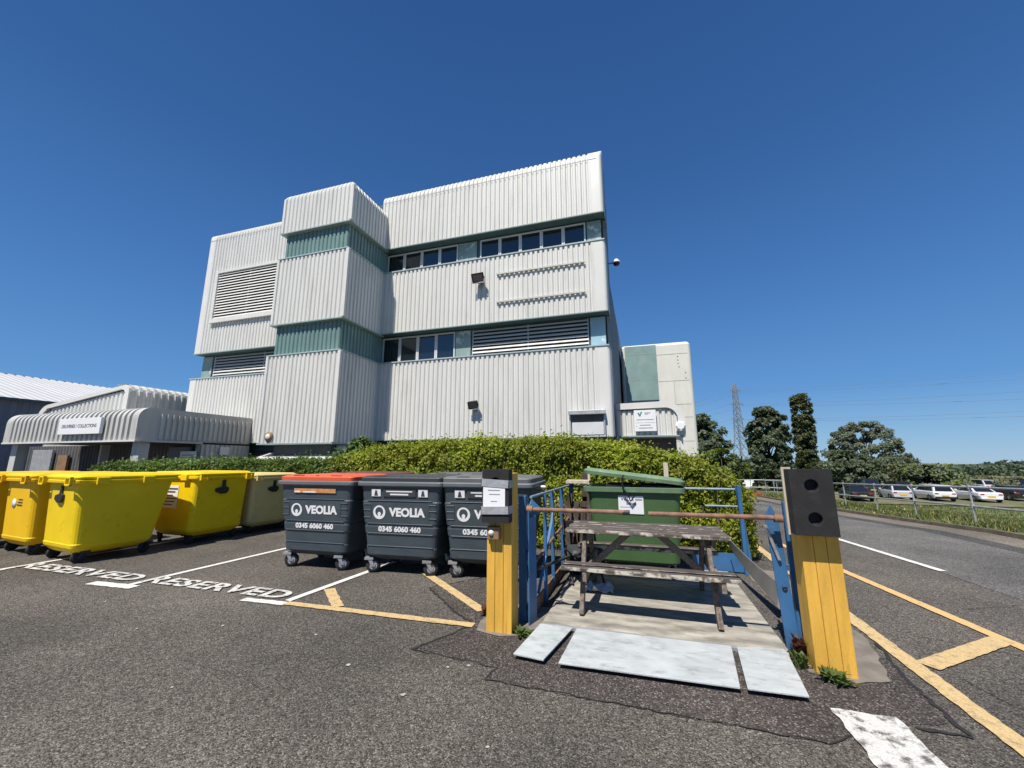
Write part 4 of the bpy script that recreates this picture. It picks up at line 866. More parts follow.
def railing(name, label, pts, hgt, m, mid=.5, r=.024):
    root = tag(empty(name, pts[0]), label, 'railing'); b0 = Vector(pts[0])
    for p in pts:
        p = Vector(p) - b0; q = MB(); q.tube([p + Vector((0, 0, -.2)), p + Vector((0, 0, hgt))], r, 8)
        for zz in (hgt * mid, hgt): q.lathe([(r * 1.5, -.05), (r * 1.5, .05)], TR(p.x, p.y, p.z + zz), 8)
        q.build('post', m, root)
    for zz in (hgt * mid, hgt):
        q = MB(); q.tube([Vector(p) - b0 + Vector((0, 0, zz)) for p in pts], r, 8); q.build('rail', m, root)
    return root
rp = [(8.1, 6.3), (7.95, 8.5), (7.85, 11.0), (7.8, 13.45), (7.95, 16.1), (7.95, 18.3), (7.9, 20.6), (7.95, 22.8), (8.0, 25.2), (8.0, 27.6), (8.0, 30), (8.0, 32.5)]
railing('road_railing', 'galvanised two bar railing along the grass verge of the road', [(u, v, g(v) - lerp([(13, 0), (14, .0)], v) + .05) for u, v in rp], .92, M['galv'])
rp2 = [(5.2, 34.5), (6.4, 33.6), (7.2, 33.0), (8.6, 32.9), (10.0, 33.2), (11.5, 33.6)]
railing('far_railing', 'grey railing at the far end of the road above a brick wall', [(u, v, g(v)) for u, v in rp2], 1.0, M['galv'])
bw = tag(empty('brick_wall', (5.7, 31.5, g(31.5))), 'low sloping red brick wall at the far end of the road', 'wall')
a_, b_ = at(737, 500, 27), at(768, 500, 26)
mb = MB(); A = Vector((a_.x - 5.7, a_.y - 31.5, 0)); B = Vector((b_.x - 5.7, b_.y - 31.5, 0)); zt1, zt2 = at(737, 486, 27).z - g(31.5), at(768, 494, 26).z - g(31.5); th = Vector((0.05, .25, 0))
mb.add([A + Vector((0, 0, -.8)), B + Vector((0, 0, -.8)), B + th + Vector((0, 0, -.8)), A + th + Vector((0, 0, -.8)), A + Vector((0, 0, zt1)), B + Vector((0, 0, zt2)), B + th + Vector((0, 0, zt2)), A + th + Vector((0, 0, zt1))], [(4, 5, 6, 7), (0, 1, 5, 4), (1, 2, 6, 5), (2, 3, 7, 6), (3, 0, 4, 7)]); mb.build('brickwork', M['brick'], bw)

# ------------------------------------------------------------------ cars
cp = MB(); cp.add([(17.5, 46.5, -2.285), (60, 46.5, -2.285), (60, 66, -2.285), (17.5, 62, -2.285)], [(0, 1, 2, 3)]); struct(cp.build('lower_car_park', M['gravel']))
def car(label, loc, rz, paint, L=4.3, W=1.78, H=1.45, kind='hatch', name='parked_car', cat='car'):
    root = tag(empty(name, loc, rz), label, cat, 'cars in the lower car park')
    # forward is local -x ... rear at +x; stations: x, half width, z of sill, belt
    prof = [(-L / 2, .72, .34, .58), (-L / 2 + .25, .84, .24, .74), (-L / 2 + 1.0, .89, .2, .86), (0, .89, .2, .9), (L / 2 - .6, .88, .22, .93), (L / 2 - .1, .84, .3, .9), (L / 2, .78, .4, .8)]
    k = W / 1.78; b = MB(); rings = []
    for x, hw, z0, z1 in prof:
        hw *= k; m_ = (z0 + z1) / 2; rings.append([Vector((x, -hw * .9, z0)), Vector((x, hw * .9, z0)), Vector((x, hw, m_)), Vector((x, hw * .97, z1 - .04)), Vector((x, hw * .86, z1)), Vector((x, -hw * .86, z1)), Vector((x, -hw * .97, z1 - .04)), Vector((x, -hw, m_))])
    b.loft(rings, smooth=False)
    x_f, x_r, roof_f, roof_r = {'hatch': (-L / 2 + 1.05, L / 2 - .12, -.45, L / 2 - .65), 'saloon': (-L / 2 + 1.15, L / 2 - .75, -.35, L / 2 - 1.55), 'suv': (-L / 2 + 1.0, L / 2 - .08, -.55, L / 2 - .4), 'van': (-L / 2 + .6, L / 2 - .04, -L / 2 + 1.3, L / 2 - .1)}[kind]
    hb, hr = .80 * k, .62 * k; zb = .9
    cab = [[(x_f, hb * .93, zb), (roof_f, hr, H), (roof_r, hr, H - .03), (x_r, hb * .93, zb)]]
    V = []
    for s_ in (-1, 1): V += [Vector((x_f, s_ * hb * .95, zb)), Vector((roof_f, s_ * hr, H - .03)), Vector((roof_r, s_ * hr, H - .05)), Vector((x_r, s_ * hb * .95, zb))]
    b.add([(p.x, p.y, p.z) for p in V] , [(0, 1, 2, 3), (7, 6, 5, 4), (0, 4, 5, 1), (2, 6, 7, 3)])
    b.box(roof_f - .02, roof_r + .04, -hr - .015, hr + .015, H - .055, H)
    body = b.build('body', paint, root, bevel=.05, seg=2)
    gl = MB(); c = [sum((V[i] for i in (0, 1, 2, 3)), Vector()) / 4, sum((V[i] for i in (4, 5, 6, 7)), Vector()) / 4]
    def pane(idx, off, sh=.86):
        ps = [V[i] for i in idx]; cc = sum(ps, Vector()) / 4; q = [cc + (p_ - cc) * sh + Vector(off) for p_ in ps]; q2 = [p_ - Vector(off) * 2 for p_ in q]; gl.loft([q2, q])
    if kind != 'van':
        pane((0, 1, 2, 3), (0, -.012, .004)); pane((7, 6, 5, 4), (0, .012, .004))
    pane((0, 4, 5, 1), (-.012, 0, .008)); pane((2, 6, 7, 3), (.014, 0, .008), .84)
    gl.build('window', M['car_glass'], root)
    for sx in (-L / 2 + .8, L / 2 - .75):
        for s_ in (-1, 1):
            t = MB().lathe([(.19, -.1), (.3, -.1), (.32, -.06), (.32, .06), (.3, .1), (.19, .1)], TR(sx, s_ * (.8 * k), .32) @ Matrix.Rotation(R(90), 4, 'X'), 16).build('wheel', M['tyre'], root)
            MB().lathe([(.001, .09), (.06, .1), (.19, .075), (.19, -.075), (.06, -.1), (.001, -.09)], TR(sx, s_ * (.8 * k), .32) @ Matrix.Rotation(R(90), 4, 'X'), 10, smooth=False).build('rim', M['steel'], t)
    MB().box(L / 2 - .03, L / 2 + .025, -.72 * k, .72 * k, .3, .46).build('bumper', M['trim_black'] if kind in ('suv',) else paint, root, bevel=.02)
    for s_ in (-1, 1): MB().box(L / 2 - .12, L / 2 + .02, s_ * .6 * k - .14, s_ * .6 * k + .14, .68, .8).build('tail_light', M['light_red'], root, bevel=.02)
    MB().box(L / 2 + .0, L / 2 + .035, -.26, .26, .5, .61).build('number_plate', M['plate'], root)
    for s_ in (-1, 1): MB().box(-L / 2 + 1.35, -L / 2 + 1.5, s_ * .98 * k - .09, s_ * .98 * k + .09, .9, 1.04).build('mirror', paint, root, bevel=.02)
    return root
PW = car_paint('paint_white', (0.78, 0.79, 0.8)); PS = car_paint('paint_silver', (0.5, 0.52, 0.54)); PD = car_paint('paint_black', (0.018, 0.019, 0.022)); PR = car_paint('paint_plum', (0.16, 0.03, 0.05)); PB = car_paint('paint_dark_green', (0.02, 0.035, 0.03))
AW = YAW + R(-90 + 0)  # local +x (rear) towards the camera
for (px, D, lab, pt, kd, H_, L_, W_c, dr) in (
    (862, 42, 'black parked car nearest the bumper post, yellow number plate', PD, 'saloon', 1.4, 4.5, 1.8, -24),
    (902, 43, 'silver hatchback parked between the black car and the white van', PS, 'hatch', 1.42, 4.2, 1.78, -26),
    (939, 42, 'white sport utility car with dark rear bumper, middle of the row', PW, 'suv', 1.5, 4.5, 1.85, -22),
    (982, 41, 'white low saloon parked right of the white sport utility car', PW, 'saloon', 1.38, 4.6, 1.85, -22),
    (1016, 42, 'black hatchback parked right of the white saloon', PD, 'hatch', 1.4, 4.2, 1.78, -20),
    (1048, 42, 'plum red car at the right picture edge', PR, 'hatch', 1.42, 4.2, 1.78, -20),
    (826, 43, 'dark green car mostly behind the bumper post', PB, 'hatch', 1.45, 4.2, 1.78, -24),
    (872, 50, 'dark tall car in the second row behind the silver hatchback', PB, 'suv', 1.75, 4.6, 1.85, -20),
    (938, 51, 'black tall car in the second row behind the white cars', PD, 'suv', 1.75, 4.6, 1.85, -20),
    (905, 49, 'dark car in the second row between the silver hatchback and the white sport utility car', PD, 'hatch', 1.5, 4.2, 1.78, -20),
    (962, 50, 'dark green car in the second row between the two white cars', PB, 'saloon', 1.42, 4.5, 1.78, -22),
    (1018, 52, 'dark grey tall car in the second row behind the black hatchback', PD, 'suv', 1.7, 4.5, 1.85, -20),
    (990, 53, 'silver car in the second row above the white saloon', PS, 'hatch', 1.5, 4.2, 1.78, -20)):
    p = at(px - 7, 493, D); car(lab, (p.x, p.y, max(height(p.x, p.y) + .02, -2.28)), AW + R(dr), pt, L_, W_c, H_, kd)
p = at(742, 484, 75); car('small white van far down the road beyond the hedge', (p.x, p.y, at(742, 490, 75).z), AW + R(60), PW, 4.4, 1.8, 1.85, 'van', 'white_van', 'van')

# ------------------------------------------------------------------ wheeled bins
def caster(parent, x, y, r, fork, turn, mf=None):
    Mx = TR(x, y, 0) @ RZ(turn)
    wh_ = MB().lathe([(r * .55, -.022), (r * .95, -.024), (r, -.012), (r, .012), (r * .95, .024), (r * .55, .022)], Mx @ TR(.0, 0, r) @ Matrix.Rotation(R(90), 4, 'X'), 20).build('wheel', M['tyre'], parent)
    MB().lathe([(.001, .03), (.03, .03), (.035, .018), (r * .45, .014), (r * .62, .021), (r * .62, -.021), (r * .45, -.014), (.035, -.018), (.03, -.03), (.001, -.03)], Mx @ TR(0, 0, r) @ Matrix.Rotation(R(90), 4, 'X'), 14, smooth=False).build('rim', mf or M['steel'], wh_)
    f = MB()
    for s_ in (-1, 1): f.add([(-.016, s_ * .036, r - .015), (.018, s_ * .036, r - .015), (.085, s_ * .036, fork), (.02, s_ * .036, fork), (-.016, s_ * .041, r - .015), (.018, s_ * .041, r - .015), (.085, s_ * .041, fork), (.02, s_ * .041, fork)], [(0, 1, 2, 3), (7, 6, 5, 4), (0, 4, 5, 1), (1, 5, 6, 2), (2, 6, 7, 3), (3, 7, 4, 0)], 0, False, Mx)
    f.box(.0, .12, -.05, .05, fork - .02, fork + .01, M=Mx); f.build('fork', mf or M['steel'], wh_)

def grey_bin(lid_mat, printed=True, sticker=None):
    """four wheeled 1100 litre bin: tapered body with moulded ribs, rim, hinged lid"""
    root = empty('grey_bin'); b = MB(); H0, H1 = .26, 1.2
    def sec(t): return (1.06 + .2 * t, .8 + .2 * t, H0 + (H1 - H0) * t)
    rings = [rrect(.9, .66, .1, H0 - .07, 0, .02)]
    for t, off in ((0, 0), (.10, 0), (.12, -.006), (.29, -.006), (.31, 0), (.40, 0), (.42, -.006), (.44, -.006), (.46, 0), (.76, 0), (.78, -.01), (.98, -.01), (1, 0)):
        w_, d_, z_ = sec(t); rings.append(rrect(w_ + 2 * off, d_ + 2 * off, .07, z_, 0, 0))
    b.loft(rings); body = b.build('body', M['bin_grey'], root, bevel=.004, seg=1)
    rm = MB(); rm.loft([rrect(1.25, 1.0, .07, H1 - .012), rrect(1.33, 1.06, .07, H1 + .0), rrect(1.34, 1.07, .07, H1 + .05), rrect(1.3, 1.03, .07, H1 + .06)]); rm.build('rim', M['bin_lip'], root, bevel=.006, seg=1)
    ld = MB(); ld.loft([rrect(1.27, 1.0, .07, H1 + .062), rrect(1.28, 1.01, .07, H1 + .115), rrect(1.2, .92, .1, H1 + .135, 0, .02), rrect(.9, .7, .1, H1 + .142, 0, .04)])
    lid = ld.build('lid', lid_mat, root, bevel=.006, seg=1)
    for x, q in ((-.33, .09), (.33, .09), (0, .02)): MB().box(x - q, x + q, -.47, -.43, H1 + .117, H1 + .137).build('grip', M['lid_dark'], lid, bevel=.004)
    # frame-like mouldings at both ends of the middle panel, and trunnions
    rb_ = MB(); tilt = math.atan2(.1, H1 - H0)
    Mf = TR(0, -.4, H0) @ Matrix.Rotation(tilt, 4, 'X')
    for s_ in (-1, 1):
        for zz in (.50, .60, .68):
            rb_.box(s_ * .50 - .055, s_ * .50 + .055, -.007, .004, zz, zz + .014, M=Mf)
        rb_.box(s_ * .445 - .006, s_ * .445 + .006, -.007, .004, .50, .70, M=Mf)
    for zz in (.12, .29, .425, .74): rb_.box(-.5, .5, -.008, .004, zz - .006, zz + .006, M=Mf)
    rb_.build('moulding', M['bin_grey'], body, bevel=.004, seg=1)
    for a_, b_ in ((-.74, -.6), (.6, .74)): MB().tube([(a_, 0, H1 - .02), (b_, 0, H1 - .02)], .03, 10).build('trunnion', M['steel'], root)
    for x, y, a in ((-.44, -.32, R(200)), (.44, -.32, R(205)), (-.44, .32, R(180)), (.44, .32, R(170))): caster(root, x, y, .1, .2, a)
    if printed:
        rt = (R(90) + tilt, 0, 0)
        def fp(x, h, o=-.004): return Mf @ Vector((x, o, h))
        text('VEOLIA', .155, M['decal'], body, fp(.115, .58), (R(90) + tilt, 0, 0), bold=.007, sx=1.02)
        text('0345 6060 460', .095, M['decal'], body, fp(0.0, .35), (R(90) + tilt, 0, 0), bold=.004, sx=1.12)
        lg = MB(); n = 28; ro, ri = .095, .062; V_ = []
        for k in range(n):
            a = 2 * math.pi * k / n; V_ += [(ro * math.cos(a), ro * math.sin(a), 0), (ri * math.cos(a), .008 + ri * math.sin(a) * 1.02, 0)]
        lg.add(V_, [(2 * k, 2 * ((k + 1) % n), 2 * ((k + 1) % n) + 1, 2 * k + 1) for k in range(n)])
        V_ = [(.026 * math.cos(2 * math.pi * k / 14), -.022 + .028 * math.sin(2 * math.pi * k / 14), 0) for k in range(14)]; lg.add(V_, [tuple(range(14))])
        lg.add([(-.015, -.03, .0005), (.015, -.03, .0005), (.022, -.075, .0005), (-.022, -.075, .0005)], [(0, 3, 2, 1)])
        lg.build('emblem', M['decal'], body, fp(-.31, .58, -.005), (R(90) + tilt, 0, 0))
    if sticker == 'orange':
        s_ = MB(); s_.box(-.36, .36, -.004, .022, .83, .89, M=Mf); s_.build('sticker', M['sticker_orange'], body)
        s_ = MB(); s_.box(-.35, -.25, -.007, -.0042, .832, .855, M=Mf); s_.box(-.2, .02, -.007, -.0042, .832, .85, M=Mf); s_.build('sticker_print', M['decal'], body)
    elif sticker == 'black':
        s_ = MB(); s_.box(-.25, .25, -.004, .022, .80, .90, M=Mf); s_.build('sticker', M['ink'], body)
        s_ = MB(); s_.box(-.2, .2, -.007, -.0042, .862, .878, M=Mf); s_.box(-.14, .14, -.007, -.0042, .82, .84, M=Mf); s_.build('sticker_print', M['decal'], body)
        for q in (-1, 1):
            s_ = MB(); s_.box(q * .36 - .07, q * .36 + .07, -.004, .022, .80, .90, M=Mf); s2 = s_.build('sticker', M['decal'], body)
            s_ = MB(); s_.add([(q * .36 - .03, -.006, .81), (q * .36 + .03, -.006, .81), (q * .36 + .012, -.006, .885), (q * .36 - .012, -.006, .885)], [(0, 1, 2, 3)], 0, False, Mf); s_.build('sticker_print', M['ink'], s2)
    return root
GB = 'grey wheeled bins in front of the hedge'
for lm, pr, st, x, y, a, lab in (
    ('lid_orange', True, 'orange', -4.66, 5.5, 3, 'dark grey wheeled bin with an orange lid'),
    ('lid_dark', True, 'black', -3.3, 5.6, 4, 'dark grey wheeled bin with a charcoal lid, right of the orange lidded one'),
    ('lid_grey', True, 'black', -2.06, 5.72, 4, 'dark grey wheeled bin partly hidden by the left yellow post'),
    ('lid_maroon', False, None, -4.95, 6.8, -2, 'grey wheeled bin with a dull maroon lid behind the orange lidded one'),
    ('lid_grey', False, None, -3.0, 6.9, 3, 'plain grey wheeled bin in the back row with a grey lid')):
    o = grey_bin(M[lm], pr, st); o.location = (x, y, 0); o.rotation_euler = (0, 0, R(a)); tag(o, lab, 'bin', GB)

def yellow_bin(m, lock=True):
    """four wheeled waste bin with a smooth tapered body, wide rim, flat lid with square lugs and a black lock"""
    root = empty('yellow_bin'); b = MB(); W0, W1, D0, D1, H0, H1 = 1.04, 1.16, 1.02, 1.4, .235, 1.2
    rings = [rrect(.86, .84, .1, H0 - .09, 0, -.05), rrect(.96, .94, .09, H0 - .05, 0, -.04), rrect(W0, D0, .08, H0, 0, -.04), rrect(W0 + .012, D0 + .02, .08, H0 + .05, 0, -.04)]
    for t in (.06, .5, .98, 1.0): rings.append(rrect(W0 + (W1 - W0 - .08) * t, D0 + (D1 - D0 - .14) * t, .09, H0 + (H1 - H0) * t, 0, -.04 + .07 * t))
    b.loft(rings, smooth=False); body = b.build('body', m, root, bevel=.012, seg=2)
    rm = MB(); rm.loft([rrect(W1 - .1, D1 - .16, .09, H1 - .01, 0, .03), rrect(W1, D1, .08, H1 + .005, 0, .03), rrect(W1 + .01, D1 + .01, .08, H1 + .05, 0, .03), rrect(W1 - .05, D1 - .05, .07, H1 + .06, 0, .03)]); rm.build('rim', m, root, bevel=.005, seg=1)
    ld = MB(); ld.loft([rrect(W1 - .02, D1 - .02, .08, H1 + .062, 0, .03), rrect(W1, D1, .08, H1 + .1, 0, .03), rrect(W1 - .12, D1 - .12, .1, H1 + .14, 0, .03)]); lid = ld.build('lid', m, root, bevel=.008, seg=1)
    yf = .03 - D1 / 2
    for s_ in (-1, 1):
        lg = MB()
        for zz in (0, .11): lg.box(s_ * .46 - .085, s_ * .46 + .085, yf - .055, yf - .01, H1 - .03 + zz, H1 - .005 + zz)
        for xx in (-.072, .072): lg.box(s_ * .46 + xx - .013, s_ * .46 + xx + .013, yf - .055, yf - .01, H1 - .03, H1 + .105)
        lg.build('lug', m, lid, bevel=.005, seg=1)
        for q in (.25, -.35): MB().box(s_ * W1 / 2 - .01 if s_ > 0 else -W1 / 2 - .04, W1 / 2 + .04 if s_ > 0 else -W1 / 2 + .01, q - .08, q + .08, H1 - .02, H1 + .09).build('lug', m, lid, bevel=.005, seg=1)
    if lock:
        k = MB(); yy = -.04 - D0 / 2 - .025
        k.poly([(-.035, .0), (.035, .0), (.035, -.13), (.1, -.15), (.1, -.22), (.05, -.27), (-.05, -.27), (-.16, -.22), (-.16, -.16), (-.035, -.13)], -.03, .01); k.build('lock', M['black'], root, (0, -.04 - D0 / 2 - .055, H1 - .03), (R(90) - .06, 0, 0), bevel=.01)
    for x, y, a in ((-.42, -.42, R(100)), (.42, -.42, R(80)), (-.42, .4, R(70)), (.42, .4, R(110))): caster(root, x, y, .09, .17, a, M['trim_black'])
    return root
YB = 'yellow wheeled bins on the left'
for m, x, y, a, lab, lk in (
    ('bin_yellow', -8.74, 4.78, -7, 'bright yellow wheeled bin at the front of the group, its dark lock facing the camera', True),
    ('bin_amber', -10.18, 4.9, -6, 'amber yellow wheeled bin with a round white sticker', False),
    ('bin_amber', -11.62, 4.85, -3, 'amber yellow wheeled bin cut by the left picture edge', False),
    ('bin_yellow', -8.68, 6.3, 88, 'bright yellow wheeled bin with a white notice, behind the front one', True),
    ('bin_faded', -8.62, 7.5, 86, 'faded pale yellow wheeled bin farthest back by the low hedge', True)):
    o = yellow_bin(M[m], lk); o.location = (x, y, 0); o.rotation_euler = (0, 0, R(a)); tag(o, lab, 'bin', YB)
    if m == 'bin_faded': o.scale = (.96, .96, .95)
    if 'round white' in lab:
        bd = [c for c in o.children if c.name.startswith('body')][0]
        s_ = MB(); s_.lathe([(.001, .003), (.075, .003), (.075, 0)], Matrix.Rotation(R(91.2), 4, 'X'), 20); st = s_.build('sticker', M['decal'], bd, (-.14, -.586, .83))
        s_ = MB()
        for q in range(3): s_.box(.05 + .02 * q, .25, -.003, 0, -.03 + q * .045, -.012 + q * .045)
        s_.build('sticker_print', M['ink'], bd, (-.08, -.585, .83), (R(1.2), 0, 0))
    if 'white notice' in lab:
        bd = [c for c in o.children if c.name.startswith('body')][0]
        s_ = MB(); s_.poly([(-.26, -.21), (.22, -.21), (.24, .22), (-.2, .22), (-.26, .14)], 0, .004); st = s_.build('notice', M['paper'], bd, (-.538, .1, .86), (R(90 + 1.2), 0, R(-90)))
        s_ = MB()
        for q in range(6): s_.box(-.2, .1 + .06 * (q % 3), -.15 + q * .058, -.15 + q * .058 + .018 + .012 * (q > 3), .0045, .006)
        s_.build('notice_print', M['ink'], st)

# ------------------------------------------------------------------ yellow bumper posts
def bumper_block(w_, h_, d_, zc_, yf, hole=.046):
    """rubber dock bumper: block with two round recesses in its face (local x across, face at y=yf)"""
    b = MB(); x0, x1 = -w_ / 2, w_ / 2; n = 24
    for (za_, zb_) in ((zc_ - h_ / 2, zc_), (zc_, zc_ + h_ / 2)):
        cz = (za_ + zb_) / 2; V_ = []
        ca = math.atan2(h_ / 4, w_ / 2); angs = sorted([2 * math.pi * (k + .5) / (n - 4) for k in range(n - 4)] + [ca, math.pi - ca, math.pi + ca, 2 * math.pi - ca])
        for a in angs:
            c, s_ = math.cos(a), math.sin(a); q = min((w_ / 2) / abs(c) if abs(c) > 1e-6 else 9, (h_ / 4) / abs(s_) if abs(s_) > 1e-6 else 9)
            V_ += [(c * q, yf, cz + s_ * q), (c * hole, yf, cz + s_ * hole), (c * hole, yf + .05, cz + s_ * hole), (c * .022, yf + .05, cz + s_ * .022)]
        for k in range(n):
            j = (k + 1) % n
            b.add([V_[4 * k], V_[4 * j], V_[4 * j + 1], V_[4 * k + 1], V_[4 * j + 2], V_[4 * k + 2], V_[4 * j + 3], V_[4 * k + 3]], [(0, 1, 2, 3), (3, 2, 4, 5), (5, 4, 6, 7)])
        b.lathe([(.001, 0), (.022, 0), (.024, -.0)], TR(0, yf + .049, cz) @ Matrix.Rotation(R(90), 4, 'X'), 8)
    zA, zB = zc_ - h_ / 2, zc_ + h_ / 2
    b.add([(x0, yf, zA), (x1, yf, zA), (x1, yf + d_, zA), (x0, yf + d_, zA), (x0, yf, zB), (x1, yf, zB), (x1, yf + d_, zB), (x0, yf + d_, zB)], [(3, 2, 1, 0), (4, 5, 6, 7), (1, 2, 6, 5), (2, 3, 7, 6), (3, 0, 4, 7)])
    return b
def dock_post(u, v, w_, label, rz, bw_, bdx=0.0, bdz=0.0):
    root = tag(empty('bumper_post', (u, v, 0), rz), label, 'post', 'yellow bumper posts of the lift')
    p_ = MB(); H_ = 1.46
    xs = [-w_ / 2, -w_ / 6, w_ / 6, w_ / 2]
    for a, b_ in zip(xs, xs[1:]): p_.box(a + .0016, b_ - .0016, -.01, .2, -.1, H_ - .03)
    post = p_.build('timber', M['post_yellow'], root, bevel=.004)
    MB().box(-w_ / 2 + .006, w_ / 2 - .006, .0, .19, -.1, H_ - .05).build('packing', M['post_groove'], root)
    bumper_block(bw_, .49, .12, 1.225 + bdz, -.132).build('bumper', M['rubber'], root, (bdx, 0, 0), bevel=.006)
    return root
P1 = dock_post(-1.335, 3.84, .25, 'left yellow post with a black rubber bumper and a taped paper notice', R(0), .265)
P2 = dock_post(1.27, 3.86, .26, 'right yellow post with a bare black rubber bumper', R(0), .285, -.045, .015)
MB().box(-.2, -.135, -.009, .012, .98, 1.5).build('edge_batten', M['wood_pale'], P2)
bb = MB(); bb.box(-.1, .02, -.085, -.012, .82, .94); bx = bb.build('bell_box', M['brown_box'], P1, bevel=.01)
MB().lathe([(.001, .02), (.02, .018), (.028, 0)], TR(-.055, -.086, .885) @ Matrix.Rotation(R(90), 4, 'X'), 14).build('bell_button', M['cream'], bx)
nt_ = tag(empty('paper_notice', (-1.335, 3.705, 1.23)), 'white paper notice taped to the left bumper post', 'notice')
MB().box(-.118, .1, -.006, -.002, -.115, .1).build('sheet', M['paper'], nt_)
s_ = MB(); s_.box(-.07, .05, -.0085, -.0065, .045, .052); s_.box(-.06, .05, -.0085, -.0065, .008, .014); s_.box(-.04, .02, -.0085, -.0065, -.055, -.049); s_.build('small_print', M['ink_grey'], nt_)
for zz, a in ((.11, 3), (-.135, -2)):
    t_ = MB(); Mx = Matrix.Rotation(R(a), 4, 'Y'); t_.box(-.139, .139, -.0105, -.001, -.035, .035, M=Mx); t_.box(.1335, .139, -.0105, .13, -.035, .035, M=Mx); t_.box(-.139, -.1335, -.0105, .13, -.035, .035, M=Mx); t_.build('tape', M['tape'], nt_, (0, 0, zz))
# broken concrete round the posts
flat('concrete_edging', [(1.08, 4.02), (1.05, 4.3), (1.3, 5.0), (1.3, 7.0), (1.78, 7.0), (1.8, 4.65), (1.6, 3.88), (1.36, 3.78), (1.1, 3.86)], 0.009, M['concrete'], .012, seed=9)
flat('concrete_edging', [(-1.55, 3.82), (-1.6, 4.05), (-1.5, 4.6), (-1.0, 4.6), (-1.0, 4.1), (-1.08, 3.86), (-1.3, 3.76)], 0.009, M['concrete'], .014, seed=10)

# ------------------------------------------------------------------ loading lift
lift = tag(empty('loading_lift', (0, 5.3, 0)), 'blue railed loading lift sunk level with the tarmac, with pale lip plates', 'lift')
oy = -5.3
MB().box(-1.0, 1.06, 4.14 + oy, 6.68 + oy, -.05, .03).build('platform', M['deck'], lift, bevel=.006)
MB().box(-1.0, 1.06, 4.085 + oy, 4.135 + oy, -.05, .026).build('front_edge', M['galv'], lift)
for pts in ([(-1.0, 4.06), (-.69, 4.055), (-.82, 3.44), (-1.075, 3.47)], [(-.655, 4.055), (.62, 4.075), (.555, 3.46), (-.70, 3.43)], [(.66, 4.075), (1.03, 4.14), (.965, 3.48), (.6, 3.465)]):
    z = [.03, .03, .036, .036]; q = MB(); c = [p if k < 2 else (p[0] * .985, p[1] * .978) for k, p in enumerate(pts)]
    q.add([(x, y + oy, zz) for (x, y), zz in zip(c, z)] + [(x, y + oy, zz + .014) for (x, y), zz in zip(c, z)], [(0, 1, 2, 3), (7, 6, 5, 4), (0, 4, 5, 1), (1, 5, 6, 2), (2, 6, 7, 3), (3, 7, 4, 0)])
    q.build('lip_plate', M['lip'], lift, bevel=.003)
# masts: flat blue plates with a pointed head, a back web and cross ties
def pointed(q, x0, x1, y, th, z1, lean, Mx=None):
    xm = (x0 + x1) / 2; o = [(x0, 0), (x1, 0), (x1 - lean, z1 - .1), (xm - lean, z1), (x0 - lean, z1 - .1)]
    q.add([(x, y, z) for x, z in o] + [(x, y + th, z) for x, z in o], [(0, 1, 2, 3, 4), (9, 8, 7, 6, 5)] + [(i, i + 5, (i + 1) % 5 + 5, (i + 1) % 5) for i in range(5)], 0, False, Mx)
for s_, xa, xb_, ya, yb, lean in ((-1, -1.105, -1.035, 4.06, 4.14, 0), (1, 1.06, 1.16, 4.2, 4.24, .06)):
    q = MB()
    if s_ < 0: pointed(q, 0, .165, 0, .014, 1.17, 0, TR(xa, ya + oy, 0) @ RZ(R(78)))
    else: pointed(q, xa, xb_, ya + oy, .02, 1.17, lean)
    if s_ > 0: q.beam(((xa + xb_) / 2, ya + .1 + oy, 0), ((xa + xb_) / 2 - lean, ya + .1 + oy, 1.06), .012, .15, up=(0, 1, 0))
    xo = xa - .13 if s_ < 0 else xb_ + .0
    q.box(xo, xo + (.075 if s_ < 0 else .1), yb + oy, yb + .02 + oy, 0, 1.19); q.box(xo + .03, xo + .045, yb + .021 + oy, yb + .16 + oy, 0, 1.19)
    for zz in (.1, .62, 1.02): q.box(min(xa, xo) + .01 - lean * zz * .5, (max(xb_, xo + .075) if s_ > 0 else xa + .03) - .01 - lean * zz * .5, yb + .03 + oy, yb + .045 + oy, zz, zz + .05)
    m_ = q.build('mast', M['blue'], lift, bevel=.003, seg=1)
    if s_ < 0: continue
    q = MB(); q.tube([(xa - .01 - lean if s_ > 0 else xb_ + .01, ya - .02 + oy, 1.0), (xa + .01 if s_ > 0 else xb_ + .01, ya - .02 + oy, .72)], .014, 8); q.build('strut', M['steel'], lift)
    q = MB(); q.lathe([(.014, -.006), (.021, 0), (.014, .006)], TR((xa + xb_) / 2 - lean * .4, ya - .012 + oy, .5) @ Matrix.Rotation(R(90), 4, 'X'), 14); q.build('ring', M['ink'], m_)
    for zz in (.85, .93): MB().lathe([(.001, -.004), (.016, -.004), (.016, .002)], TR((xa + xb_) / 2 - lean * .8, ya - .001 + oy, zz) @ Matrix.Rotation(R(90), 4, 'X'), 10).build('bolt_hole', M['ink'], m_)
q = MB(); q.add([(-1.09, 4.1 + oy, 1.17), (-.965, 4.1 + oy, 1.06), (-1.09, 4.1 + oy, .98), (-1.09, 4.115 + oy, 1.17), (-.965, 4.115 + oy, 1.06), (-1.09, 4.115 + oy, .98)], [(0, 2, 1), (3, 4, 5), (0, 1, 4, 3), (1, 2, 5, 4), (2, 0, 3, 5)]); q.build('gusset', M['blue'], lift)
for (x_, y_, w_) in ((-1.13, 5.3, .04), (-1.13, 5.95, .045)):
    q = MB(); q.beam((x_, y_ + oy, .02), (x_, y_ + oy, 1.16), w_, w_); q.build('side_post', M['blue'], lift, bevel=.003)
q = MB(); q.beam((-1.1, 4.4 + oy, .2), (-1.1, 5.25 + oy, .95), .03, .012); q.build('side_brace', M['blue'], lift)
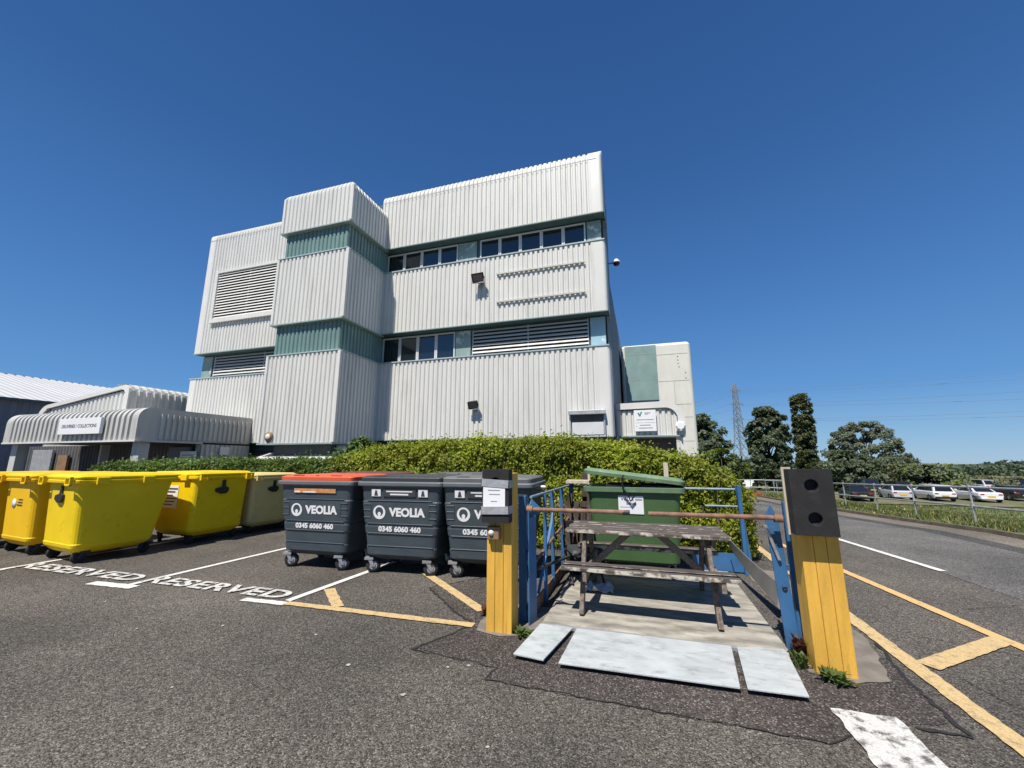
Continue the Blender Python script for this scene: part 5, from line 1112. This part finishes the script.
# side rails on the left, back posts
for s_ in (-1, 1):
    xf, xb = (-1.12, -1.12) if s_ < 0 else (1.18, 1.3); zt = 1.18
    if s_ < 0:
        q = MB(); q.tube([(xf, 4.2 + oy, zt), (xb, 6.7 + oy, zt - .01)], .014, 8); q.build('top_rail', M['rail_grey'], lift)
        q = MB(); q.tube([(xf, 4.2 + oy, .5), (xb, 6.7 + oy, .72)], .016, 8); q.build('mid_rail', M['rust'], lift)
        q = MB(); q.beam((xf + .02, 4.75 + oy, 0.02), (xf + .02, 4.75 + oy, 1.17), .035, .035); q.build('side_post', M['blue'], lift)
        q = MB(); q.box(xf - .02, xf, 4.4 + oy, 6.6 + oy, .02, .14); q.build('toe_board', M['rust'], lift)
    q = MB(); q.beam((xb, 6.7 + oy, 0), (xb, 6.7 + oy, 1.2), .05, .09); q.beam((xb + s_ * .08, 6.75 + oy, 0), (xb - s_ * .02, 6.75 + oy, 1.2), .04, .06); q.build('back_post', M['blue'], lift, bevel=.004)
q = MB(); q.tube([(-1.1, 4.35 + oy, .45), (-.95, 5.4 + oy, .36), (-1.05, 6.6 + oy, .3)], .018, 7); q.build('loose_bar', M['ink'], lift)
q = MB(); q.tube([(-1.1, 6.78 + oy, 1.14), (1.3, 6.78 + oy, 1.14)], .018, 8); q.tube([(.85, 6.78 + oy, .9), (1.3, 6.78 + oy, .9)], .014, 8); q.build('back_rail', M['rail_grey'], lift)
MB().box(.62, 1.28, 6.72 + oy, 6.75 + oy, .02, .26).build('toe_board', M['blue'], lift)
for x0_, x1_ in ((-1.1, -.14), (.03, 1.07)):
    q = MB(); q.tube([(x0_, 4.09 + oy, 1.07), (x1_, 4.09 + oy, 1.075)], .021, 10); 
    q.lathe([(.035, -.03), (.035, .03)], TR(x0_ if x0_ < 0 else x1_, 4.09 + oy, 1.072) @ Matrix.Rotation(R(90), 4, 'Y'), 10)
    q.build('barrier_bar', M['rust'], lift)
q = MB(); q.tube([(-.2, 4.09 + oy, 1.071), (-.135, 4.09 + oy, 1.073)], .0235, 10); q.build('bar_end', M['black'], lift)

# grey sheet leaning against the right rail
A_, B_ = at(777, 606, 4.35), at(779, 584, 4.4); C_, D_ = at(727, 537, 5.9), at(730, 548, 5.9)
sh = tag(empty('grey_sheet', (1.0, 5.2, 0)), 'grey board leaning inside the right rail of the lift', 'board'); q = MB(); rows = []
for k in range(9):
    t = k / 8; a = A_.lerp(D_, t); b_ = B_.lerp(C_, t); sag = Vector((0, 0, -.03 * math.sin(math.pi * t))); o_ = Vector((1.0, 5.2, 0))
    n_ = Vector((.012, .004, 0)); rows.append([a + sag - o_, a + sag - o_ + n_, b_ + sag - o_ + n_, b_ + sag - o_])
q.loft(rows); q.build('panel', M['sheet_grey'], sh)

# ------------------------------------------------------------------ picnic table
pt = tag(empty('picnic_table', (-.03, 5.02, .03)), 'weathered grey wooden picnic table with attached benches on the lift platform', 'picnic table')
px_, py_ = .03, -5.02
def plank(mb_, x0, x1, y0, y1, z0, z1, seed):
    rs_ = random.Random(seed); n = 14; rings = []
    for k in range(n + 1):
        x = x0 + (x1 - x0) * k / n; j = lambda a: rs_.uniform(-a, a)
        rings.append([Vector((x + px_, y0 + j(.003) + py_, z0 + j(.002))), Vector((x + px_, y1 + j(.003) + py_, z0 + j(.002))), Vector((x + px_, y1 + j(.003) + py_, z1 + j(.003))), Vector((x + px_, y0 + j(.004) + py_, z1 + j(.003)))])
    mb_.loft(rings)
q = MB()
for k in range(5): plank(q, -.86 + .02 * (k % 2), .80 - .015 * (k % 3), 4.70 + k * .143, 4.70 + k * .143 + .135, .735, .775, k)
q.build('table_top', M['wood'], pt, bevel=.004, seg=1)
for y0, sd in ((4.33, 11), (5.50, 21)):
    q = MB(); plank(q, -.85, .79, y0, y0 + .125, .43, .468, sd); plank(q, -.84, .78, y0 + .132, y0 + .257, .43, .468, sd + 1); q.build('bench', M['wood'], pt, bevel=.004, seg=1)
for x in (-.66, .60):
    for a, b_ in ((4.42, 4.86), (5.68, 5.26)):
        q = MB(); q.beam((x + px_, a + py_, 0), (x + px_, b_ + py_, .73), .045, .095, up=(0, 1, 0)); q.build('leg', M['wood_z'], pt, bevel=.004)
    q = MB(); q.box(x + .028 + px_, x + .068 + px_, 4.34 + py_, 5.76 + py_, .335, .428); q.build('cross_beam', M['wood_y'], pt, bevel=.004)
    q = MB(); q.box(x + .028 + px_, x + .068 + px_, 4.76 + py_, 5.36 + py_, .66, .733); q.build('cross_beam', M['wood_y'], pt, bevel=.004)
    xs_ = 1 if x < 0 else -1
    q = MB(); q.beam((x + xs_ * .07 + px_, 5.05 + py_, .36), (x + xs_ * .48 + px_, 5.05 + py_, .72), .04, .07); q.build('brace', M['wood_y'], pt, bevel=.004)

# ------------------------------------------------------------------ green bin and the junk beside it
gb = tag(empty('green_bin', (-.14, 6.32, .03), R(-1)), 'green wheeled bin with its lid propped ajar, behind the picnic table', 'bin')
q = MB(); rings = [rrect(1.0, .62, .1, .17)]
for t in (0, .04, .5, .97, 1): rings.append(rrect(1.1 + .12 * t, .66 + .1 * t, .08, .2 + .9 * t))
q.loft(rings); body = q.build('body', M['bin_green'], gb, bevel=.01)
q = MB(); q.loft([rrect(1.22, .76, .08, 1.095), rrect(1.34, .86, .08, 1.1), rrect(1.35, .87, .08, 1.16), rrect(1.3, .82, .07, 1.165)], caps=False); q.add([tuple(p) for p in rrect(1.3, .82, .07, 1.15)], [tuple(range(20))]); q.build('rim', M['lid_green'], gb)
q = MB(); Ml = TR(0, 0, 1.25) @ Matrix.Rotation(R(6.5), 4, 'Y') @ Matrix.Rotation(R(-3), 4, 'X')
q.loft([[Ml @ p for p in rrect(1.32, .86, .07, 0)], [Ml @ p for p in rrect(1.34, .88, .07, .05)], [Ml @ p for p in rrect(1.24, .78, .1, .09)]], caps=True); q.build('lid', M['lid_green'], gb, bevel=.008)
q = MB(); q.box(-.36, -.02, -.36, .2, 1.155, 1.2); q.box(.1, .5, -.34, .3, 1.155, 1.19); q.build('contents', M['black'], gb, bevel=.01)
q = MB(); q.tube([(-.1, -.47, 1.33), (-.13, -.49, 1.28), (-.12, -.47, 1.15), (-.05, -.45, 1.05), (-.03, -.43, .98), (0.02, -.44, 1.05)], .012, 7); q.build('strap', M['black'], gb)
tl = math.atan2(.05, .9); yf = -.33 - .05 * .78 - .006
st = MB().box(-.165, .165, -.006, 0, -.12, .12).build('sticker', M['paper'], body, (-.03, yf, .93), (tl, 0, 0), bevel=.002)
text('WILLS', .062, M['ink'], st, (-.045, -.0065, .075), (R(90), 0, 0), bold=.001, ext=.0005)
q = MB(); q.box(.06, .15, -.0072, -.0062, .06, .085); q.box(-.06, .07, -.0072, -.0062, .0, .03); q.box(-.14, .04, -.0072, -.0062, -.035, -.025); q.build('small_print', M['ink_grey'], st)
for x, y in ((-.45, -.24), (.45, -.24), (-.45, .24), (.45, .24)): caster(gb, x, y, .08, .16, R(90))
st_ = tag(empty('timber_stake', (-.84, 6.85, 0)), 'pale upright timber stake at the left of the green bin', 'stake'); MB().box(-.02, .02, -.02, .02, 0, 1.46).build('stake', M['wood_pale'], st_, bevel=.003)
st_ = tag(empty('timber_stake', (.36, 7.15, 0)), 'pale timber stake standing behind the green bin lid', 'stake'); MB().box(-.035, .035, -.03, .03, 0, 1.52).build('stake', M['wood_pale'], st_, bevel=.003)
st_ = tag(empty('timber_plank', (-1.0, 6.62, 1.2)), 'pale plank laid across the lift rail by the green bin', 'plank'); MB().box(-.16, .2, -.12, .12, 0, .05).build('board', M['wood_pale'], st_, bevel=.003)
pl = tag(empty('broken_pallet', (-.92, 6.3, .03), R(-8)), 'dark broken pallet on end in the left corner of the lift', 'pallet'); q = MB()
for k in range(5): q.beam((-.22 + .1 * k, .02 * k, .02), (-.2 + .1 * k, .16 + .01 * k, 1.02 - .12 * (k % 3)), .075, .018, up=(0, 1, 0))
q.build('slats', M['wood_dark'], pl); q = MB()
for zz in (.18, .5, .82): q.box(-.3, .26, .1 + zz * .12, .17 + zz * .12, zz, zz + .08)
q.build('bearer', M['wood_dark'], pl)
ch = tag(empty('broken_chair', (-.80, 5.62, .03), R(25)), 'collapsed black chair frame beside the picnic table', 'chair')
q = MB(); q.tube([(-.2, -.2, .02), (-.22, .1, .4), (-.2, .25, .8)], .014, 7); q.tube([(.2, -.2, .02), (.18, .1, .42), (.2, .25, .78)], .014, 7); q.tube([(-.2, -.25, .38), (.15, .3, .05)], .014, 7); q.tube([(.2, -.25, .36), (-.1, .3, .03)], .014, 7); q.build('frame', M['black'], ch)
q = MB(); q.loft([rrect(.42, .4, .05, .36, 0, -.05), rrect(.44, .42, .06, .39, 0, -.05), rrect(.4, .38, .05, .42, 0, -.05)]); q.build('seat', M['ink'], ch); q = MB(); q.box(-.2, .2, .2, .22, .6, .72); q.build('backrest', M['black'], ch, bevel=.01)
bp_ = tag(empty('branch_pile', (-.75, 7.0, .02)), 'tangle of cut brown branches between the lift rail and the green bin', 'branches'); q = MB(); rb2 = random.Random(14)
for i in range(70):
    a = Vector((rb2.uniform(-.5, .1), rb2.uniform(-.15, .25), rb2.uniform(0, .5))); d = Vector((rb2.gauss(0, .35), rb2.gauss(0, .12), rb2.uniform(.15, .75))); q.tube([a, a + d * .5 + Vector((rb2.gauss(0, .05), rb2.gauss(0, .05), 0)), a + d], .012, 5, radii=[rb2.uniform(.01, .028), .01, .004])
q.build('branches', M['bark'], bp_)
op = tag(empty('old_post', (-.92, 6.95, 0)), 'dark old timber post by the left corner of the green bin', 'post'); MB().box(-.05, .05, -.05, .05, 0, 1.36).build('timber', M['wood_dark'], op, bevel=.008)
for k, (x, y, sx, h, lab) in enumerate(((-.86, 6.0, .26, .34, 'black rubbish sack slumped under the left rail by the picnic bench'), (-.66, 6.35, .22, .28, 'smaller black rubbish sack against the green bin wheel'))):
    sk2 = tag(empty('rubbish_sack', (x, y, .03)), lab, 'sack'); rings = []; rb2 = random.Random(k + 3)
    for j in range(9):
        t = j / 8; w_ = sx * math.sin(math.pi * (.12 + .86 * t)) ** .6 * (1 - .35 * t); rings.append([Vector((w_ * (1 + .22 * noise.noise(Vector((math.cos(a) * 2, math.sin(a) * 2, t * 3 + k)))) * math.cos(a), w_ * (1 + .22 * noise.noise(Vector((math.cos(a) * 2, math.sin(a) * 2, t * 3 + 5 + k)))) * math.sin(a), h * t)) for a in [2 * math.pi * i / 18 for i in range(18)]])
    q = MB(); q.loft(rings, smooth=True); q.build('bag', M['sack'], sk2)
    q = MB(); q.tube([(0, 0, h - .01), (.01, .01, h + .05), (.03, .0, h + .09)], .03, 7, radii=[.05, .02, .035]); q.build('tied_neck', M['sack'], sk2)
sk_ = tag(empty('crumpled_sheet', (-.56, 5.25, .03)), 'crumpled pale plastic sheet on the deck under the table', 'sheet'); q = MB(); n = 10; V_ = []
for j in range(n):
    for i in range(n): V_.append((-.16 + .035 * i + .02 * noise.noise(Vector((i, j, 1))), -.12 + .03 * j, .01 + .13 * abs(noise.noise(Vector((i * .45, j * .45, 4)))) + .02 * noise.noise(Vector((i * 1.3, j * 1.3, 2)))))
q.add(V_, [(j * n + i, j * n + i + 1, (j + 1) * n + i + 1, (j + 1) * n + i) for j in range(n - 1) for i in range(n - 1)], 0, True); q.build('fabric', M['sign_white'], sk_)

# ------------------------------------------------------------------ weeds
def weed(name, label, base, m, n, h, spread, seed, cat='weed'):
    rs_ = random.Random(seed); root = tag(empty(name, base), label, cat); pts = []; V_ = []; F_ = []
    for i in range(n):
        a = rs_.uniform(0, 6.28); l = rs_.uniform(.4, 1) * h; out = rs_.uniform(.1, 1) * spread; w_ = .008 + .006 * rs_.random(); d = Vector((math.cos(a), math.sin(a), 0)); s_ = Vector((-d.y, d.x, 0)) * w_
        p0 = d * out * .15 + Vector((rs_.gauss(0, spread * .3), rs_.gauss(0, spread * .3), 0)); p1 = p0 + d * out * .6 + Vector((0, 0, l * .8)); p2 = p0 + d * out * 1.2 + Vector((0, 0, l)); o = len(V_)
        V_ += [p0 - s_ * .6, p0 + s_ * .6, p1 + s_ * 1.5, p1 - s_ * 1.5, p2]; F_ += [(o, o + 1, o + 2, o + 3), (o + 3, o + 2, o + 4)]
    q = MB(); q.add(V_, F_); q.build('leaves', m, root)
weed('green_weed', 'green weed growing at the foot of the right yellow post', (1.21, 3.76, .01), M['weed'], 80, .07, .1, 1)
weed('green_weed', 'small green weed left of the right yellow post', (1.07, 3.93, .01), M['weed'], 40, .11, .05, 2)
weed('green_weed', 'low weed by the foot of the left yellow post', (-1.12, 3.85, .01), M['weed'], 50, .05, .1, 4)
weed('dead_weed', 'reddish dry weed at the foot of the right lift mast', (1.16, 4.1, .01), M['weed_dead'], 130, .16, .1, 3)
weed('dead_weed', 'brown dry weed growing in the tarmac crack by the bins', (-1.6, 4.25, .01), M['weed_dead'], 60, .06, .09, 5)
